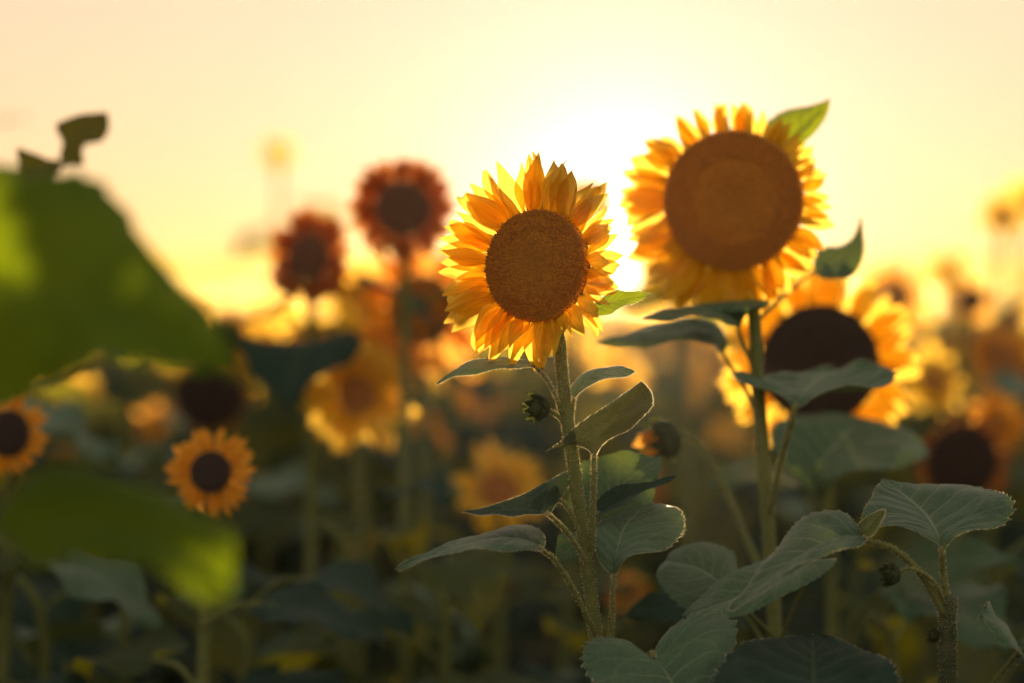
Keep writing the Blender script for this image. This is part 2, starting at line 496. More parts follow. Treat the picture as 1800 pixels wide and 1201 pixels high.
def leaf(parent, base, tip, normal, material, stalk=None, stalk_r=0.0022, hair=True, name='leaf', label=None, stalk_mat=None, **kw):
    """blade whose base and tip sit at the given world points, normal = rough direction its upper side faces"""
    base = Vector(base); tip = Vector(tip)
    V, uv, Fc, nu, nv = leaf_local(**kw)
    c = V[(nu - 1) * nv + nv // 2] - V[nv // 2]
    Lc = np.linalg.norm(c)
    lx = Vector(c / Lc); ly = Vector((0, 1, 0)); lz = lx.cross(ly)
    X = (tip - base); L = X.length; X.normalize()
    Y = Vector(normal).cross(X).normalized(); Z = X.cross(Y)
    A = Matrix((lx, ly, lz))                      # world->local chord frame
    B = Matrix((X, Y, Z)).transposed()
    M3 = np.array(B @ A) * (L / Lc)
    W_ = V @ M3.T + np.array(base)
    pr = {'label': label} if label else {}
    lo = link_abs(name, W_, Fc, material, parent, base, uvs=uv, **pr)
    if stalk is not None:
        pts = [Vector(p) for p in stalk] + [base, base.lerp(tip, 0.04)]
        tv, tf, fr = tube(pts, stalk_r * 1.25, stalk_r * 0.75, n=26, seg=8, seed=kw.get('seed', 0), lump=0.04)
        st = link_abs('leaf_stalk', tv, tf, stalk_mat or STEM, lo, pts[0])
        if hair:
            hv, hf = hairs(*fr, 420, 0.0022, seed=kw.get('seed', 0))
            link_abs('stalk_hair', hv, hf, HAIR, lo, pts[0], smooth=False, kind='stuff')
    if hair:
        # fuzz along the margin
        G = W_.reshape(nu, nv, 3)
        ring = np.vstack([G[:, 0], G[::-1, -1]])
        inner = np.vstack([G[:, 2], G[::-1, -3]])
        rg = np.random.RandomState(kw.get('seed', 0) + 7)
        cnt = 700
        k = rg.randint(0, len(ring) - 1, cnt); f = rg.rand(cnt, 1)
        p = ring[k] * (1 - f) + ring[k + 1] * f
        d = ring[k] - inner[k]; d /= np.linalg.norm(d, axis=1)[:, None] + 1e-9
        d = d + rg.randn(cnt, 3) * 0.6; d /= np.linalg.norm(d, axis=1)[:, None]
        Lh = 0.0011 * (0.4 + rg.rand(cnt, 1))
        sd = np.cross(d, rg.randn(cnt, 3)); sd /= np.linalg.norm(sd, axis=1)[:, None]
        hv = np.stack([p + sd * 0.00014, p - sd * 0.00014, p + d * Lh], 1).reshape(-1, 3)
        hf = np.arange(cnt * 3).reshape(-1, 3)
        link_abs('leaf_fuzz', hv, hf, HAIR, lo, base, smooth=False, kind='stuff')
    return lo


def chord_spline(pts, n):
    P = spline(pts, n * 6)
    d = np.concatenate([[0], np.cumsum(np.linalg.norm(np.diff(P, axis=0), axis=1))])
    t = np.linspace(0, d[-1], n)
    return np.stack([np.interp(t, d, P[:, k]) for k in range(3)], -1)


def shaped_leaf(parent, D0, mid, left, right, material, stalk=None, stalk_r=0.0022, hair=True, seed=0, camber=0.06, pucker=0.010, teeth=26,
                nu=110, nv=27, wave=0.012, name='leaf', stalk_mat=None):
    """blade spanned between its midrib and its two margins; each point is (x, y, depth offset in m)"""
    c3 = lambda L: [at(a, b, D0 + c) for a, b, c in L]
    M_ = chord_spline(c3(mid), nu); Le = chord_spline(c3([mid[0]] + left + [mid[-1]]), nu); Ri = chord_spline(c3([mid[0]] + right + [mid[-1]]), nu)
    rg = np.random.RandomState(seed)
    u = np.linspace(0, 1, nu)[:, None]; v = np.linspace(-1, 1, nv)[None, :]
    av = np.abs(v)
    saw = (u * teeth * (1 + 0.05 * np.sin(u * 17 + seed))) % 1.0
    avt = av * (1 + (saw ** 1.5 - 0.4) * 0.075 * av ** 10 * (teeth > 0) * np.clip(u / 0.06, 0, 1) * np.clip((1 - u) / .04, 0, 1))
    E = np.where((v < 0)[..., None], Le[:, None], Ri[:, None])
    G = M_[:, None] * (1 - avt[..., None]) + E * avt[..., None]
    gu = np.gradient(G, axis=0); gv = np.gradient(G, axis=1)
    Nn = np.cross(gv, gu); Nn = Nn / (np.linalg.norm(Nn, axis=2)[..., None] + 1e-9)
    # smooth the normal field
    for _ in range(8):
        Nn[1:-1] = (Nn[:-2] + Nn[1:-1] * 2 + Nn[2:]) / 4
        Nn[:, 1:-1] = (Nn[:, :-2] + Nn[:, 1:-1] * 2 + Nn[:, 2:]) / 4
    Sz = np.linalg.norm(M_[-1] - M_[0])
    wd = np.linalg.norm(E - M_[:, None], axis=2)
    s = (u * 8.0 - 2.3 * av ** 0.85 + 10.3 + 0.15 * np.sin(u * 11 + seed)) % 1.0
    quilt = (np.abs(s - 0.5) * 2) ** 0.7
    h = camber * wd * np.sin(np.pi * np.clip(av, 0, 1)) + pucker * Sz * quilt * np.sin(np.pi * np.clip(av, 0, 1)) ** .7
    ph = rg.rand(4) * 6.28
    h = h + wave * Sz * (np.sin(u * 9 + ph[0] + np.sign(v)) * av ** 2 + 0.6 * np.sin(u * 21 + ph[1] - 2 * np.sign(v)) * av ** 3)
    sg = 1.0 if Nn[..., 2].mean() > 0 else -1.0
    nz_ = 0
    for q in range(7):
        kx, ky, pq = rg.uniform(4, 30), rg.uniform(2, 9), rg.uniform(0, 6.28)
        nz_ = nz_ + np.sin(u * kx + v * ky * rg.choice([-1, 1]) + pq) / (0.5 + kx * .12)
    h = h + 0.0045 * Sz * nz_ * np.sin(np.pi * np.clip(av, 0, 1)) ** .5
    W_ = (G + Nn * h[..., None] * sg)
    W_[0] = M_[0]; W_[-1] = M_[-1]
    V = W_.reshape(-1, 3)
    uv = np.stack([np.broadcast_to(u, (nu, nv)), np.broadcast_to((v + 1) / 2, (nu, nv))], -1).reshape(-1, 2)
    base = Vector(M_[0])
    lo = link_abs(name, V, grid_faces(nu, nv), material, parent, base, uvs=uv)
    if stalk is not None:
        pts = [Vector(p) for p in stalk] + [base, Vector(M_[4])]
        tv, tf, fr = tube(pts, stalk_r * 1.25, stalk_r * 0.7, n=26, seg=8, seed=seed, lump=0.04)
        link_abs('leaf_stalk', tv, tf, stalk_mat or STEM, lo, pts[0])
        if hair:
            hv, hf = hairs(*fr, 620, 0.0024, seed=seed)
            link_abs('stalk_hair', hv, hf, HAIR, lo, pts[0], smooth=False, kind='stuff')
    if hair:
        ring = np.vstack([W_[:, 0], W_[::-1, -1]]); inner = np.vstack([W_[:, 2], W_[::-1, -3]])
        cnt = 1500
        k = rg.randint(0, len(ring) - 1, cnt); f = rg.rand(cnt, 1)
        p = ring[k] * (1 - f) + ring[k + 1] * f
        d = ring[k] - inner[k]; d /= np.linalg.norm(d, axis=1)[:, None] + 1e-9
        d = d + rg.randn(cnt, 3) * 0.7; d /= np.linalg.norm(d, axis=1)[:, None]
        Lh = 0.0014 * (0.4 + rg.rand(cnt, 1))
        sd = np.cross(d, rg.randn(cnt, 3)); sd /= np.linalg.norm(sd, axis=1)[:, None]
        hv = np.stack([p + sd * 0.00016, p - sd * 0.00016, p + d * Lh], 1).reshape(-1, 3)
        link_abs('leaf_fuzz', hv, np.arange(cnt * 3).reshape(-1, 3), HAIR, lo, base, smooth=False, kind='stuff')
    return lo


# ------------------------------------------------------------------ petals, discs, heads
def petal_mesh(name, material, width=0.34, cup=0.3, bend=0.3, tipc=0.2, seed=0, nu=22, nv=11, tipk=1.9, peak=0.42):
    rg = random.Random(seed)
    u = np.linspace(0, 1, nu); v = np.linspace(-1, 1, nv)
    U, Vv = np.meshgrid(u, v, indexing='ij')
    f = np.where(U < peak, 0.34 + 0.66 * np.sin(U / peak * np.pi / 2), np.clip(1 - ((U - peak) / (1 - peak)).clip(0, 1) ** tipk, 0, 1) ** 0.92)
    f = f * (1 + 0.05 * np.sin(U * 8 + rg.uniform(0, 6)))
    skew = rg.uniform(-0.09, 0.09)
    y = Vv * f * width / 2 + skew * U ** 2
    z = cup * (Vv ** 2) * f * width * 0.5
    z += 0.014 * np.cos(Vv * np.pi * rg.choice([2, 2.5, 3])) * np.sin(U * np.pi) ** 0.5 + 0.03 * np.sin(U * rg.uniform(6, 11) + Vv * 2) * Vv ** 2
    z += 0.03 * np.sin(U * rg.uniform(5, 8) + rg.uniform(0, 6)) * Vv
    ang = bend * (u - 0.3) + tipc * np.clip(u - 0.65, 0, 1) * 3
    du = 1 / (nu - 1)
    cx = np.concatenate([[0], np.cumsum(np.cos(ang[:-1])) * du]); cz = np.concatenate([[0], np.cumsum(np.sin(ang[:-1])) * du])
    X = cx[:, None] - z * np.sin(ang)[:, None]; Z = cz[:, None] + z * np.cos(ang)[:, None]
    V = np.stack([X, y, Z], -1).reshape(-1, 3)
    uv = np.stack([U, (Vv + 1) / 2], -1).reshape(-1, 2)
    return mesh_from(name, V, grid_faces(nu, nv), material, uv)


def petal_set(material, n=10, base=0, nu=22, nv=11, name='petal'):
    rg = random.Random(base)
    return [petal_mesh(name, material, width=rg.uniform(0.29, 0.42), cup=rg.uniform(-0.2, 0.7), bend=rg.uniform(-0.6, 0.7),
                       tipc=rg.uniform(-0.9, 1.0), seed=base + i, nu=nu, nv=nv, tipk=rg.uniform(1.15, 1.75), peak=rg.uniform(0.34, 0.5))
            for i in range(n)]


PS = {'gold': petal_set(PETAL, 12, 1), 'orange': petal_set(PETAL_OR, 8, 40), 'rust': petal_set(PETAL_RED, 8, 80),
      'gold_far': petal_set(PETAL, 5, 120, 9, 5), 'orange_far': petal_set(PETAL_OR, 4, 140, 9, 5), 'rust_far': petal_set(PETAL_RED, 4, 160, 9, 5)}
BRACTS = [petal_mesh('bract', BRACT, width=0.42, cup=0.3, bend=0.3, tipc=0.5, seed=200 + i, nu=12, nv=7, tipk=1.2, peak=0.2) for i in range(4)]
BUD_BRACTS = [petal_mesh('bract', BUD_M, width=0.46, cup=0.4, bend=-0.3, tipc=1.4, seed=230 + i, nu=12, nv=7, tipk=1.1, peak=0.25) for i in range(4)]


def disc_mesh(name, material, N_, relief=0.035, seed=0, size=1.0):
    """unit-radius disc of N_ florets on a low dome, facing +z"""
    rg = np.random.RandomState(seed)
    k = np.arange(N_) + 0.5
    r = np.sqrt(k / N_); th = k * 2.399963
    dome = 0.20 * (1 - r ** 2) - 0.07 * np.exp(-(r / 0.3) ** 2)
    c = np.stack([r * np.cos(th), r * np.sin(th), dome], -1)
    s = 1.6 / math.sqrt(N_) * (0.92 + 0.16 * rg.rand(N_)) * size
    h = relief * (0.8 + 0.4 * rg.rand(N_)) * np.where(r > 0.62, 1.35, 0.9)
    seg = 5
    a = np.linspace(0, 2 * np.pi, seg, endpoint=False)
    low = c[:, None] + np.stack([np.cos(a)[None] * s[:, None], np.sin(a)[None] * s[:, None], np.full((N_, seg), -0.02)], -1)
    off = rg.randn(N_, 3) * 0.004; off[:, 2] = 0
    top = c[:, None] + off[:, None] + np.stack([np.cos(a + .3)[None] * s[:, None] * .42, np.sin(a + .3)[None] * s[:, None] * .42, np.repeat(h[:, None], seg, 1)], -1)
    apex = c + off * 1.3 + np.stack([0 * h, 0 * h, h * 0.72], -1)
    V = np.concatenate([low, top, apex[:, None]], 1)
    m = 2 * seg + 1
    fl = []
    for j in range(seg):
        j2 = (j + 1) % seg
        fl += [(j, j2, seg + j2), (j, seg + j2, seg + j), (seg + j, seg + j2, 2 * seg)]
    fl = np.array(fl)
    Fc = (np.arange(N_)[:, None, None] * m + fl[None]).reshape(-1, 3)
    V = V.reshape(-1, 3)
    # pointed chaff round the rim
    nc = int(70 if N_ > 500 else 30)
    ta = np.linspace(0, 2 * np.pi, nc, endpoint=False) + rg.randn(nc) * .02
    rc = 0.96 + 0.03 * rg.rand(nc); lc = 0.07 + 0.06 * rg.rand(nc); wc = 0.022
    er = np.stack([np.cos(ta), np.sin(ta), 0 * ta], -1); et = np.stack([-np.sin(ta), np.cos(ta), 0 * ta], -1)
    b0 = er * rc[:, None]
    CV = np.stack([b0 + et * wc, b0 - et * wc, b0 + np.array([0, 0, .05]), b0 + er * lc[:, None] + np.array([0, 0, .05])], 1).reshape(-1, 3)
    CF_ = (np.arange(nc)[:, None, None] * 4 + np.array([(0, 2, 3), (2, 1, 3), (0, 3, 1)])[None]).reshape(-1, 3) + len(V)
    V = np.vstack([V, CV]); Fc = np.vstack([Fc, CF_])
    # solid dome underneath
    nb = 40; rb = np.linspace(0.0, 1.02, 10)
    tb = np.linspace(0, 2 * np.pi, nb, endpoint=False)
    Rb, Tb = np.meshgrid(rb, tb, indexing='ij')
    Zb = 0.20 * (1 - Rb ** 2) - 0.07 * np.exp(-(Rb / 0.3) ** 2) - 0.015
    B = np.stack([Rb * np.cos(Tb), Rb * np.sin(Tb), Zb], -1).reshape(-1, 3)
    q = grid_faces(10, nb, len(V), wrap=True)
    Fc = np.vstack([Fc, q[:, [0, 1, 2]], q[:, [0, 2, 3]]])
    rnd = np.concatenate([np.repeat(rg.rand(N_), m), np.zeros(len(CV)), np.full(len(B), 0.0)])
    rad = np.concatenate([np.repeat(r, m), np.full(len(CV), .72), Rb.ravel()])
    V = np.vstack([V, B])
    return mesh_from(name, V, Fc, material, attrs={'rnd': rnd, 'rad': rad}, smooth=False)


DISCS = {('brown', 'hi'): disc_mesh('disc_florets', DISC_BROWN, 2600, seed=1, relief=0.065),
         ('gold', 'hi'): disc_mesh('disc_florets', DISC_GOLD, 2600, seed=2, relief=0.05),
         ('dark', 'hi'): disc_mesh('disc_florets', DISC_DARK, 900, seed=3),
         ('rust', 'hi'): disc_mesh('disc_florets', DISC_RUST, 500, seed=7),
         ('brown', 'lo'): disc_mesh('disc_florets', DISC_BROWN, 160, seed=4),
         ('gold', 'lo'): disc_mesh('disc_florets', DISC_GOLD, 160, seed=5),
         ('dark', 'lo'): disc_mesh('disc_florets', DISC_DARK, 160, seed=6)}


def receptacle_mesh():
    prof = [(1.0, 0.0), (1.03, -0.08), (0.95, -0.22), (0.7, -0.36), (0.35, -0.46), (0.13, -0.62), (0.10, -0.8)]
    seg = 28
    th = np.linspace(0, 2 * np.pi, seg, endpoint=False)
    V = np.array([[(r * math.cos(t), r * math.sin(t), z) for t in th] for r, z in prof]).reshape(-1, 3)
    return mesh_from('receptacle', V, grid_faces(len(prof), seg, wrap=True), BRACT)


RECEPT = receptacle_mesh()


def frame_from(P, n, spin=0.0):
    z = Vector(n).normalized()
    y = Vector((0, 0, 1)); y = (y - z * y.dot(z)).normalized()
    x = y.cross(z)
    M = Matrix((x, y, z)).transposed().to_4x4()
    M = M @ Matrix.Rotation(spin, 4, 'Z')
    M.translation = P
    return M


def head(parent, P, n, r, plen, count=34, petals='gold', disc='brown', lod='hi', fwd=18, seed=0, fwd_jit=14, pwidth=1.0, scale_fn=None,
         bracts=16, layers=2, skip=None, tilt_fn=None, label=None):
    rg = random.Random(seed)
    M = frame_from(P, n)
    ho = link('flower_head', RECEPT, parent, M @ Matrix.Diagonal((r, r, r, 1)))
    if label:
        ho['label'] = label
    link('disc_florets', DISCS[(disc, lod)], ho, M @ Matrix.Rotation(rg.uniform(0, 6), 4, 'Z') @ Matrix.Diagonal((r, r, r, 1)), kind='stuff')
    ms = PS[petals + ('_far' if lod == 'lo' else '')]
    for i in range(count):
        lay = i % layers
        a = 2 * math.pi * (i + 0.5) / count + rg.uniform(-0.06, 0.06)
        if skip and skip(a):
            continue
        L = plen * rg.uniform(0.86, 1.07) * (1.0 if lay else 0.96)
        if scale_fn:
            L *= scale_fn(a)
        tl = fwd + lay * -9 + rg.gauss(0, fwd_jit * 0.5)
        if tilt_fn:
            tl += tilt_fn(a)
        A = (Matrix.Rotation(a, 4, 'Z') @ Matrix.Translation((r * (0.95 + 0.03 * (1 - lay)), 0, -0.004 - 0.004 * lay + rg.uniform(0, .002)))
             @ Matrix.Rotation(-R(tl), 4, 'Y') @ Matrix.Rotation(R(rg.gauss(0, 9)), 4, 'Z') @ Matrix.Rotation(R(rg.gauss(0, 16)), 4, 'X'))
        wv = L * pwidth * rg.uniform(0.85, 1.15)
        link('petal', rg.choice(ms), ho, M @ A @ Matrix.Diagonal((L, wv, L, 1)))
    for i in range(bracts):
        a = 2 * math.pi * i / bracts + rg.uniform(-0.1, 0.1)
        L = plen * rg.uniform(0.4, 0.65)
        A = (Matrix.Rotation(a, 4, 'Z') @ Matrix.Translation((r * 0.92, 0, -0.012)) @ Matrix.Rotation(-R(rg.uniform(-30, 8)), 4, 'Y')
             @ Matrix.Rotation(R(rg.gauss(0, 12)), 4, 'X'))
        link('bract', rg.choice(BRACTS), ho, M @ A @ Matrix.Diagonal((L, L * .8, L, 1)))
    return ho


def bud(parent, P, n, r, seed=0, stalk=None, stalk_r=0.002, petals=0, mat_b=None):
    rg = random.Random(seed)
    M = frame_from(P, n)
    prof = [(0.02, 0.62), (0.4, 0.6), (0.72, 0.45), (0.92, 0.15), (0.95, -0.15), (0.75, -0.5), (0.4, -0.72), (0.16, -0.8)]
    seg = 16
    th = np.linspace(0, 2 * np.pi, seg, endpoint=False)
    V = np.array([[(a * r * math.cos(t), a * r * math.sin(t), z * r) for t in th] for a, z in prof]).reshape(-1, 3)
    me = mesh_from('flower_bud', V, grid_faces(len(prof), seg, wrap=True), BUD_M)
    bo = link('flower_bud', me, parent, M)
    for ring, (cnt, rad, z0, tl, ln) in enumerate([(11, 0.78, -0.55, 62, 1.25), (10, 0.92, -0.2, 74, 1.15), (8, 0.8, 0.2, 92, 0.9)]):
        for i in range(cnt):
            a = 2 * math.pi * (i + 0.4 * ring) / cnt + rg.uniform(-0.12, 0.12)
            L = r * ln * rg.uniform(0.85, 1.2)
            A = Matrix.Rotation(a, 4, 'Z') @ Matrix.Translation((r * rad, 0, r * z0)) @ Matrix.Rotation(-R(tl + rg.gauss(0, 9)), 4, 'Y')
            link('bract', rg.choice(BUD_BRACTS), bo, M @ A @ Matrix.Diagonal((L, L * 1.1, L, 1)))
    for i in range(petals):
        a = rg.uniform(0, 6.28); L = r * 1.1
        A = Matrix.Rotation(a, 4, 'Z') @ Matrix.Translation((r * .5, 0, r * .4)) @ Matrix.Rotation(-R(80), 4, 'Y')
        link('petal', rg.choice(PS['orange']), bo, M @ A @ Matrix.Diagonal((L, L, L, 1)))
    if stalk is not None:
        pts = [Vector(p) for p in stalk] + [Vector(P) - Vector(n).normalized() * r * 0.6]
        tv, tf, fr = tube(pts, stalk_r * 1.2, stalk_r, n=24, seg=8)
        link_abs('bud_stalk', tv, tf, STEM, bo, pts[0])
        hv, hf = hairs(*fr, 380, 0.002, seed=seed)
        link_abs('stalk_hair', hv, hf, HAIR, bo, pts[0], smooth=False, kind='stuff')
    return bo


def stem(parent, pts, r0, r1, hair=0, hair_len=0.003, n=48, material=None, seed=0):
    tv, tf, fr = tube(pts, r0, r1, n=n, seg=14, ridges=0.035, lump=0.05, seed=seed)
    so = link_abs('stem', tv, tf, material or STEM, parent, Vector(pts[0]))
    if hair:
        hv, hf = hairs(*fr, hair, hair_len, seed=seed)
        link_abs('stem_hair', hv, hf, HAIR, so, Vector(pts[0]), smooth=False, kind='stuff')
    return so


def plant(name, label, base, group=None, cat='sunflower'):
    o = link(name, None, None, Matrix.Translation((base[0], base[1], 0)))
    o['label'] = label; o['category'] = cat
    if group:
        o['group'] = group
    return o


# ------------------------------------------------------------------ ground
gv = [(-1500, -60, 0), (1500, -60, 0), (1500, 2500, 0), (-1500, 2500, 0)]
gn = 140
gx = np.sign(np.linspace(-1, 1, gn)) * np.abs(np.linspace(-1, 1, gn)) ** 3 * 1500
gy = -40 + np.linspace(0, 1, gn) ** 3 * 2500
GX, GY = np.meshgrid(gx, gy, indexing='ij')
GZ = 0.05 * np.sin(GX * 8.4) * (np.abs(GX) < 30) * 0.6 + 0.03 * np.random.randn(gn, gn) * (np.abs(GX) < 60) - 0.05
link('ground', mesh_from('ground', np.stack([GX, GY, GZ], -1).reshape(-1, 3), grid_faces(gn, gn)[:, ::-1], SOIL), kind='structure')


# ================================================================== MAIN SUNFLOWER
D = 2.45
A = plant('sunflower', 'sharp golden sunflower in the middle with brown disc, petals hiding the low sun', at(1070, 1201, D))
stem(A, [(A.location.x + .004, D + .05, 0.0), (at(1062, 1500, D + .03)), at(1056, 1230, D), at(1046, 1110, D), at(1028, 960, D), at(1010, 830, D), at(995, 720, D), at(987, 640, D), at(984, 600, D + .02), at(970, 540, D + .035)],
     0.0078, 0.0058, hair=3600, hair_len=0.0028, n=80)
nA = Vector((-0.50, -1.0, 0.10))


def lenA(a):
    # right-hand petals are shorter, bottom ones too
    return 1.0 + 0.02 * math.sin(a) + 0.04 * max(0, -math.cos(a)) - 0.16 * max(0, math.cos(a))


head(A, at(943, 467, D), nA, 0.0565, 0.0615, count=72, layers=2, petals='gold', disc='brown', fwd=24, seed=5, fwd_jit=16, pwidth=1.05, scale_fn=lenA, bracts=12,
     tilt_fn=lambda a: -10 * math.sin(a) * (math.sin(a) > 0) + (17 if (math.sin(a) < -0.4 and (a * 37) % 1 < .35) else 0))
# leaf edge-on, left under the head
shaped_leaf(A, D, [(951, 655, 0), (935, 642, -.01), (895, 640, -.02), (850, 643, -.03), (800, 656, -.04), (767, 677, -.05)],
            [(958, 641, .02), (961, 631, .035), (930, 633, .04), (895, 629, .03), (845, 633, .015), (800, 649, -.02)],
            [(938, 649, -.03), (905, 649, -.05), (855, 652, -.06), (805, 661, -.055)], LEAF, seed=3, camber=.03,
            stalk=[at(992, 742, D), at(978, 700, D - .01), at(962, 668, D - .01)], stalk_r=.0018)
shaped_leaf(A, D, [(1008, 704, -.005), (1025, 675, -.01), (1060, 657, -.02), (1095, 652, -.03), (1116, 654, -.035)],
            [(1002, 685, .02), (1022, 661, .035), (1058, 646, .03), (1092, 643, .0)], [(1017, 694, -.03), (1040, 674, -.05), (1072, 666, -.06), (1104, 663, -.05)],
            LEAF, seed=4, camber=.03, stalk=[at(1000, 760, D), at(1006, 728, D)], stalk_r=.0018)
# folded backlit leaf with its pointed lobe to the left
shaped_leaf(A, D, [(1044, 806, -.03), (1053, 770, -.035), (1085, 735, -.045), (1112, 705, -.06), (1128, 670, -.07)],
            [(1028, 789, -.01), (1002, 783, .0), (980, 788, .01), (962, 793, .015), (985, 776, .0), (1020, 744, -.02), (1075, 708, -.05)],
            [(1058, 783, -.03), (1080, 766, -.02), (1112, 750, -.02), (1140, 725, -.03), (1148, 702, -.045), (1141, 684, -.06)],
            LEAF_BACK, seed=5, camber=-.05, stalk=[at(1040, 968, D - .008), at(1042, 890, D - .02), at(1044, 840, D - .03)], stalk_r=.0028)
shaped_leaf(A, D, [(966, 906, -.04), (930, 896, -.05), (870, 897, -.065), (812, 901, -.08)],
            [(983, 879, -.02), (1003, 848, .0), (1013, 821, .02), (975, 842, .01), (930, 862, -.01), (870, 886, -.05)],
            [(935, 905, -.07), (880, 906, -.09), (840, 907, -.09)], LEAF_DARK, seed=6, camber=-.03,
            stalk=[at(1032, 992, D - .007), at(1000, 940, D - .03)], stalk_r=.0022)
shaped_leaf(A, D, [(954, 968, -.06), (928, 951, -.06), (880, 946, -.07), (830, 955, -.085), (780, 970, -.10), (735, 988, -.11), (695, 1001, -.12)],
            [(957, 946, -.02), (945, 931, .0), (915, 926, .01), (880, 930, .0), (805, 948, -.04), (745, 975, -.09)],
            [(943, 969, -.09), (915, 965, -.11), (880, 965, -.12), (830, 968, -.13), (780, 978, -.13), (730, 993, -.13)], LEAF, seed=7, camber=.03,
            stalk=[at(1046, 1115, D - .007), at(1015, 1050, D - .03), at(978, 988, D - .05)], stalk_r=.0024)
shaped_leaf(A, D, [(1079, 1014, -.03), (1084, 970, -.01), (1096, 930, .03), (1118, 903, .07), (1145, 884, .10)],
            [(1067, 1000, -.03), (1050, 977, -.01), (1046, 945, .02), (1052, 922, .05), (1085, 902, .08), (1118, 890, .10)],
            [(1090, 998, -.04), (1108, 982, -.05), (1148, 973, -.04), (1182, 956, -.01), (1203, 926, .03), (1196, 902, .07), (1172, 889, .10)],
            LEAF, seed=8, camber=.05, stalk=[at(1074, 1180, D - .007), at(1075, 1110, D - .02), at(1077, 1050, D - .03)], stalk_r=.0026)
leaf(A, at(1050, 905, D + .05), at(1190, 838, D + .08), (-0.2, -0.35, 1), LEAF_DARK, stalk=[at(1035, 1000, D + .007), at(1040, 945, D + .04)], stalk_r=.0022, hair=False,
     width=0.4, bend=0.1, fold=0.2, curl=0.2, wave=0.03, seed=9)
leaf(A, at(1032, 905, D + .10), at(1165, 800, D + .13), (-0.2, -0.9, 0.3), LEAF, stalk=[at(1030, 1000, D + .007), at(1028, 950, D + .06)], hair=False,
     width=0.85, bend=0.3, fold=0.08, wave=0.04, seed=10)
leaf(A, at(1022, 950, D + .05), at(975, 990, D + .03), (0.2, -0.6, 0.8), LEAF, width=0.9, bend=0.3, fold=0.1, seed=12, hair=False,
     stalk=[at(1038, 1010, D + .007), at(1030, 975, D + .04)])
leaf(A, at(1045, 545, D + .03), at(1150, 519, D + .01), (-0.1, -0.85, 0.7), LEAF_FRESH, width=0.42, bend=0.3, fold=0.1, seed=13, wave=0.04,
     stalk=[at(985, 590, D + .02), at(1010, 555, D + .03)], stalk_r=0.0014)
# heart-shaped lowest leaf in front
shaped_leaf(A, D, [(1145, 1150, -.09), (1168, 1180, -.11), (1190, 1225, -.15), (1205, 1320, -.22)],
            [(1125, 1144, -.08), (1105, 1127, -.06), (1075, 1117, -.05), (1045, 1121, -.06), (1025, 1143, -.08), (1028, 1176, -.11), (1048, 1205, -.14), (1100, 1265, -.19)],
            [(1155, 1137, -.08), (1175, 1106, -.05), (1210, 1086, -.03), (1245, 1078, -.02), (1275, 1082, -.03), (1294, 1102, -.05), (1288, 1150, -.09), (1262, 1205, -.14), (1235, 1270, -.19)],
            LEAF, seed=14, camber=.05, stalk=[at(1062, 1420, D + .01), at(1085, 1300, D - .01), at(1125, 1190, D - .06)], stalk_r=.0028)
bud(A, at(948, 716, D - .005), (-0.7, -0.6, 0.1), 0.0125, seed=2, stalk=[at(996, 760, D), at(985, 735, D)], stalk_r=0.0022)
bud(A, at(972, 872, D - .01), (-0.5, -0.3, 0.8), 0.0085, seed=3, stalk=[at(1034, 992, D), at(1012, 920, D - .01), at(992, 885, D - .01)], stalk_r=0.0019)

# ================================================================== SECOND, TALL SUNFLOWER
D = 2.78
B = plant('sunflower', 'tallest golden sunflower with a wide ochre disc and a green leaf raised behind it', at(1370, 1201, D))
stem(B, [(B.location.x, D + .04, 0), at(1366, 1500, D + .02), at(1362, 1120, D), at(1352, 950, D), at(1340, 780, D), at(1330, 640, D), at(1326, 560, D + .01), at(1310, 470, D + .05)],
     0.0088, 0.0068, hair=1800, hair_len=0.0028, n=70, seed=4)


def lenB(a):
    c, s_ = math.cos(a), math.sin(a)
    return 1.05 - 0.34 * max(0, c) - 0.32 * max(0, s_) + 0.10 * max(0, -s_)


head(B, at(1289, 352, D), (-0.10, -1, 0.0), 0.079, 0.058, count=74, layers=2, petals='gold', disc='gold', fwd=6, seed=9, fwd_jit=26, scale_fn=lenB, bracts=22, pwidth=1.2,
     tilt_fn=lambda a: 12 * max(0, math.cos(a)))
shaped_leaf(B, D, [(1362, 300, .06), (1385, 250, .06), (1422, 212, .05), (1460, 174, .04)],
            [(1338, 270, .10), (1334, 232, .10), (1361, 206, .10), (1398, 191, .09), (1436, 182, .06)],
            [(1385, 305, .02), (1402, 287, .02), (1400, 268, .03), (1411, 251, .03), (1430, 233, .03), (1452, 206, .03)], LEAF_FRESH, seed=20, camber=.08, hair=False,
            stalk=[at(1310, 470, D + .05), at(1345, 380, D + .07), at(1360, 320, D + .06)])
shaped_leaf(B, D, [(1298, 583, -.01), (1290, 562, -.02), (1262, 550, -.04), (1200, 552, -.08), (1129, 561, -.12)],
            [(1308, 560, .01), (1322, 545, .0), (1353, 536, -.02), (1335, 527, .02), (1286, 531, .03), (1230, 537, .01), (1174, 545, -.05)],
            [(1282, 570, -.05), (1258, 559, -.08), (1228, 556, -.10), (1180, 563, -.12)], LEAF, seed=21, camber=.04, hair=False,
            stalk=[at(1336, 690, D), at(1322, 640, D), at(1304, 600, D - .005)], stalk_r=.0026)

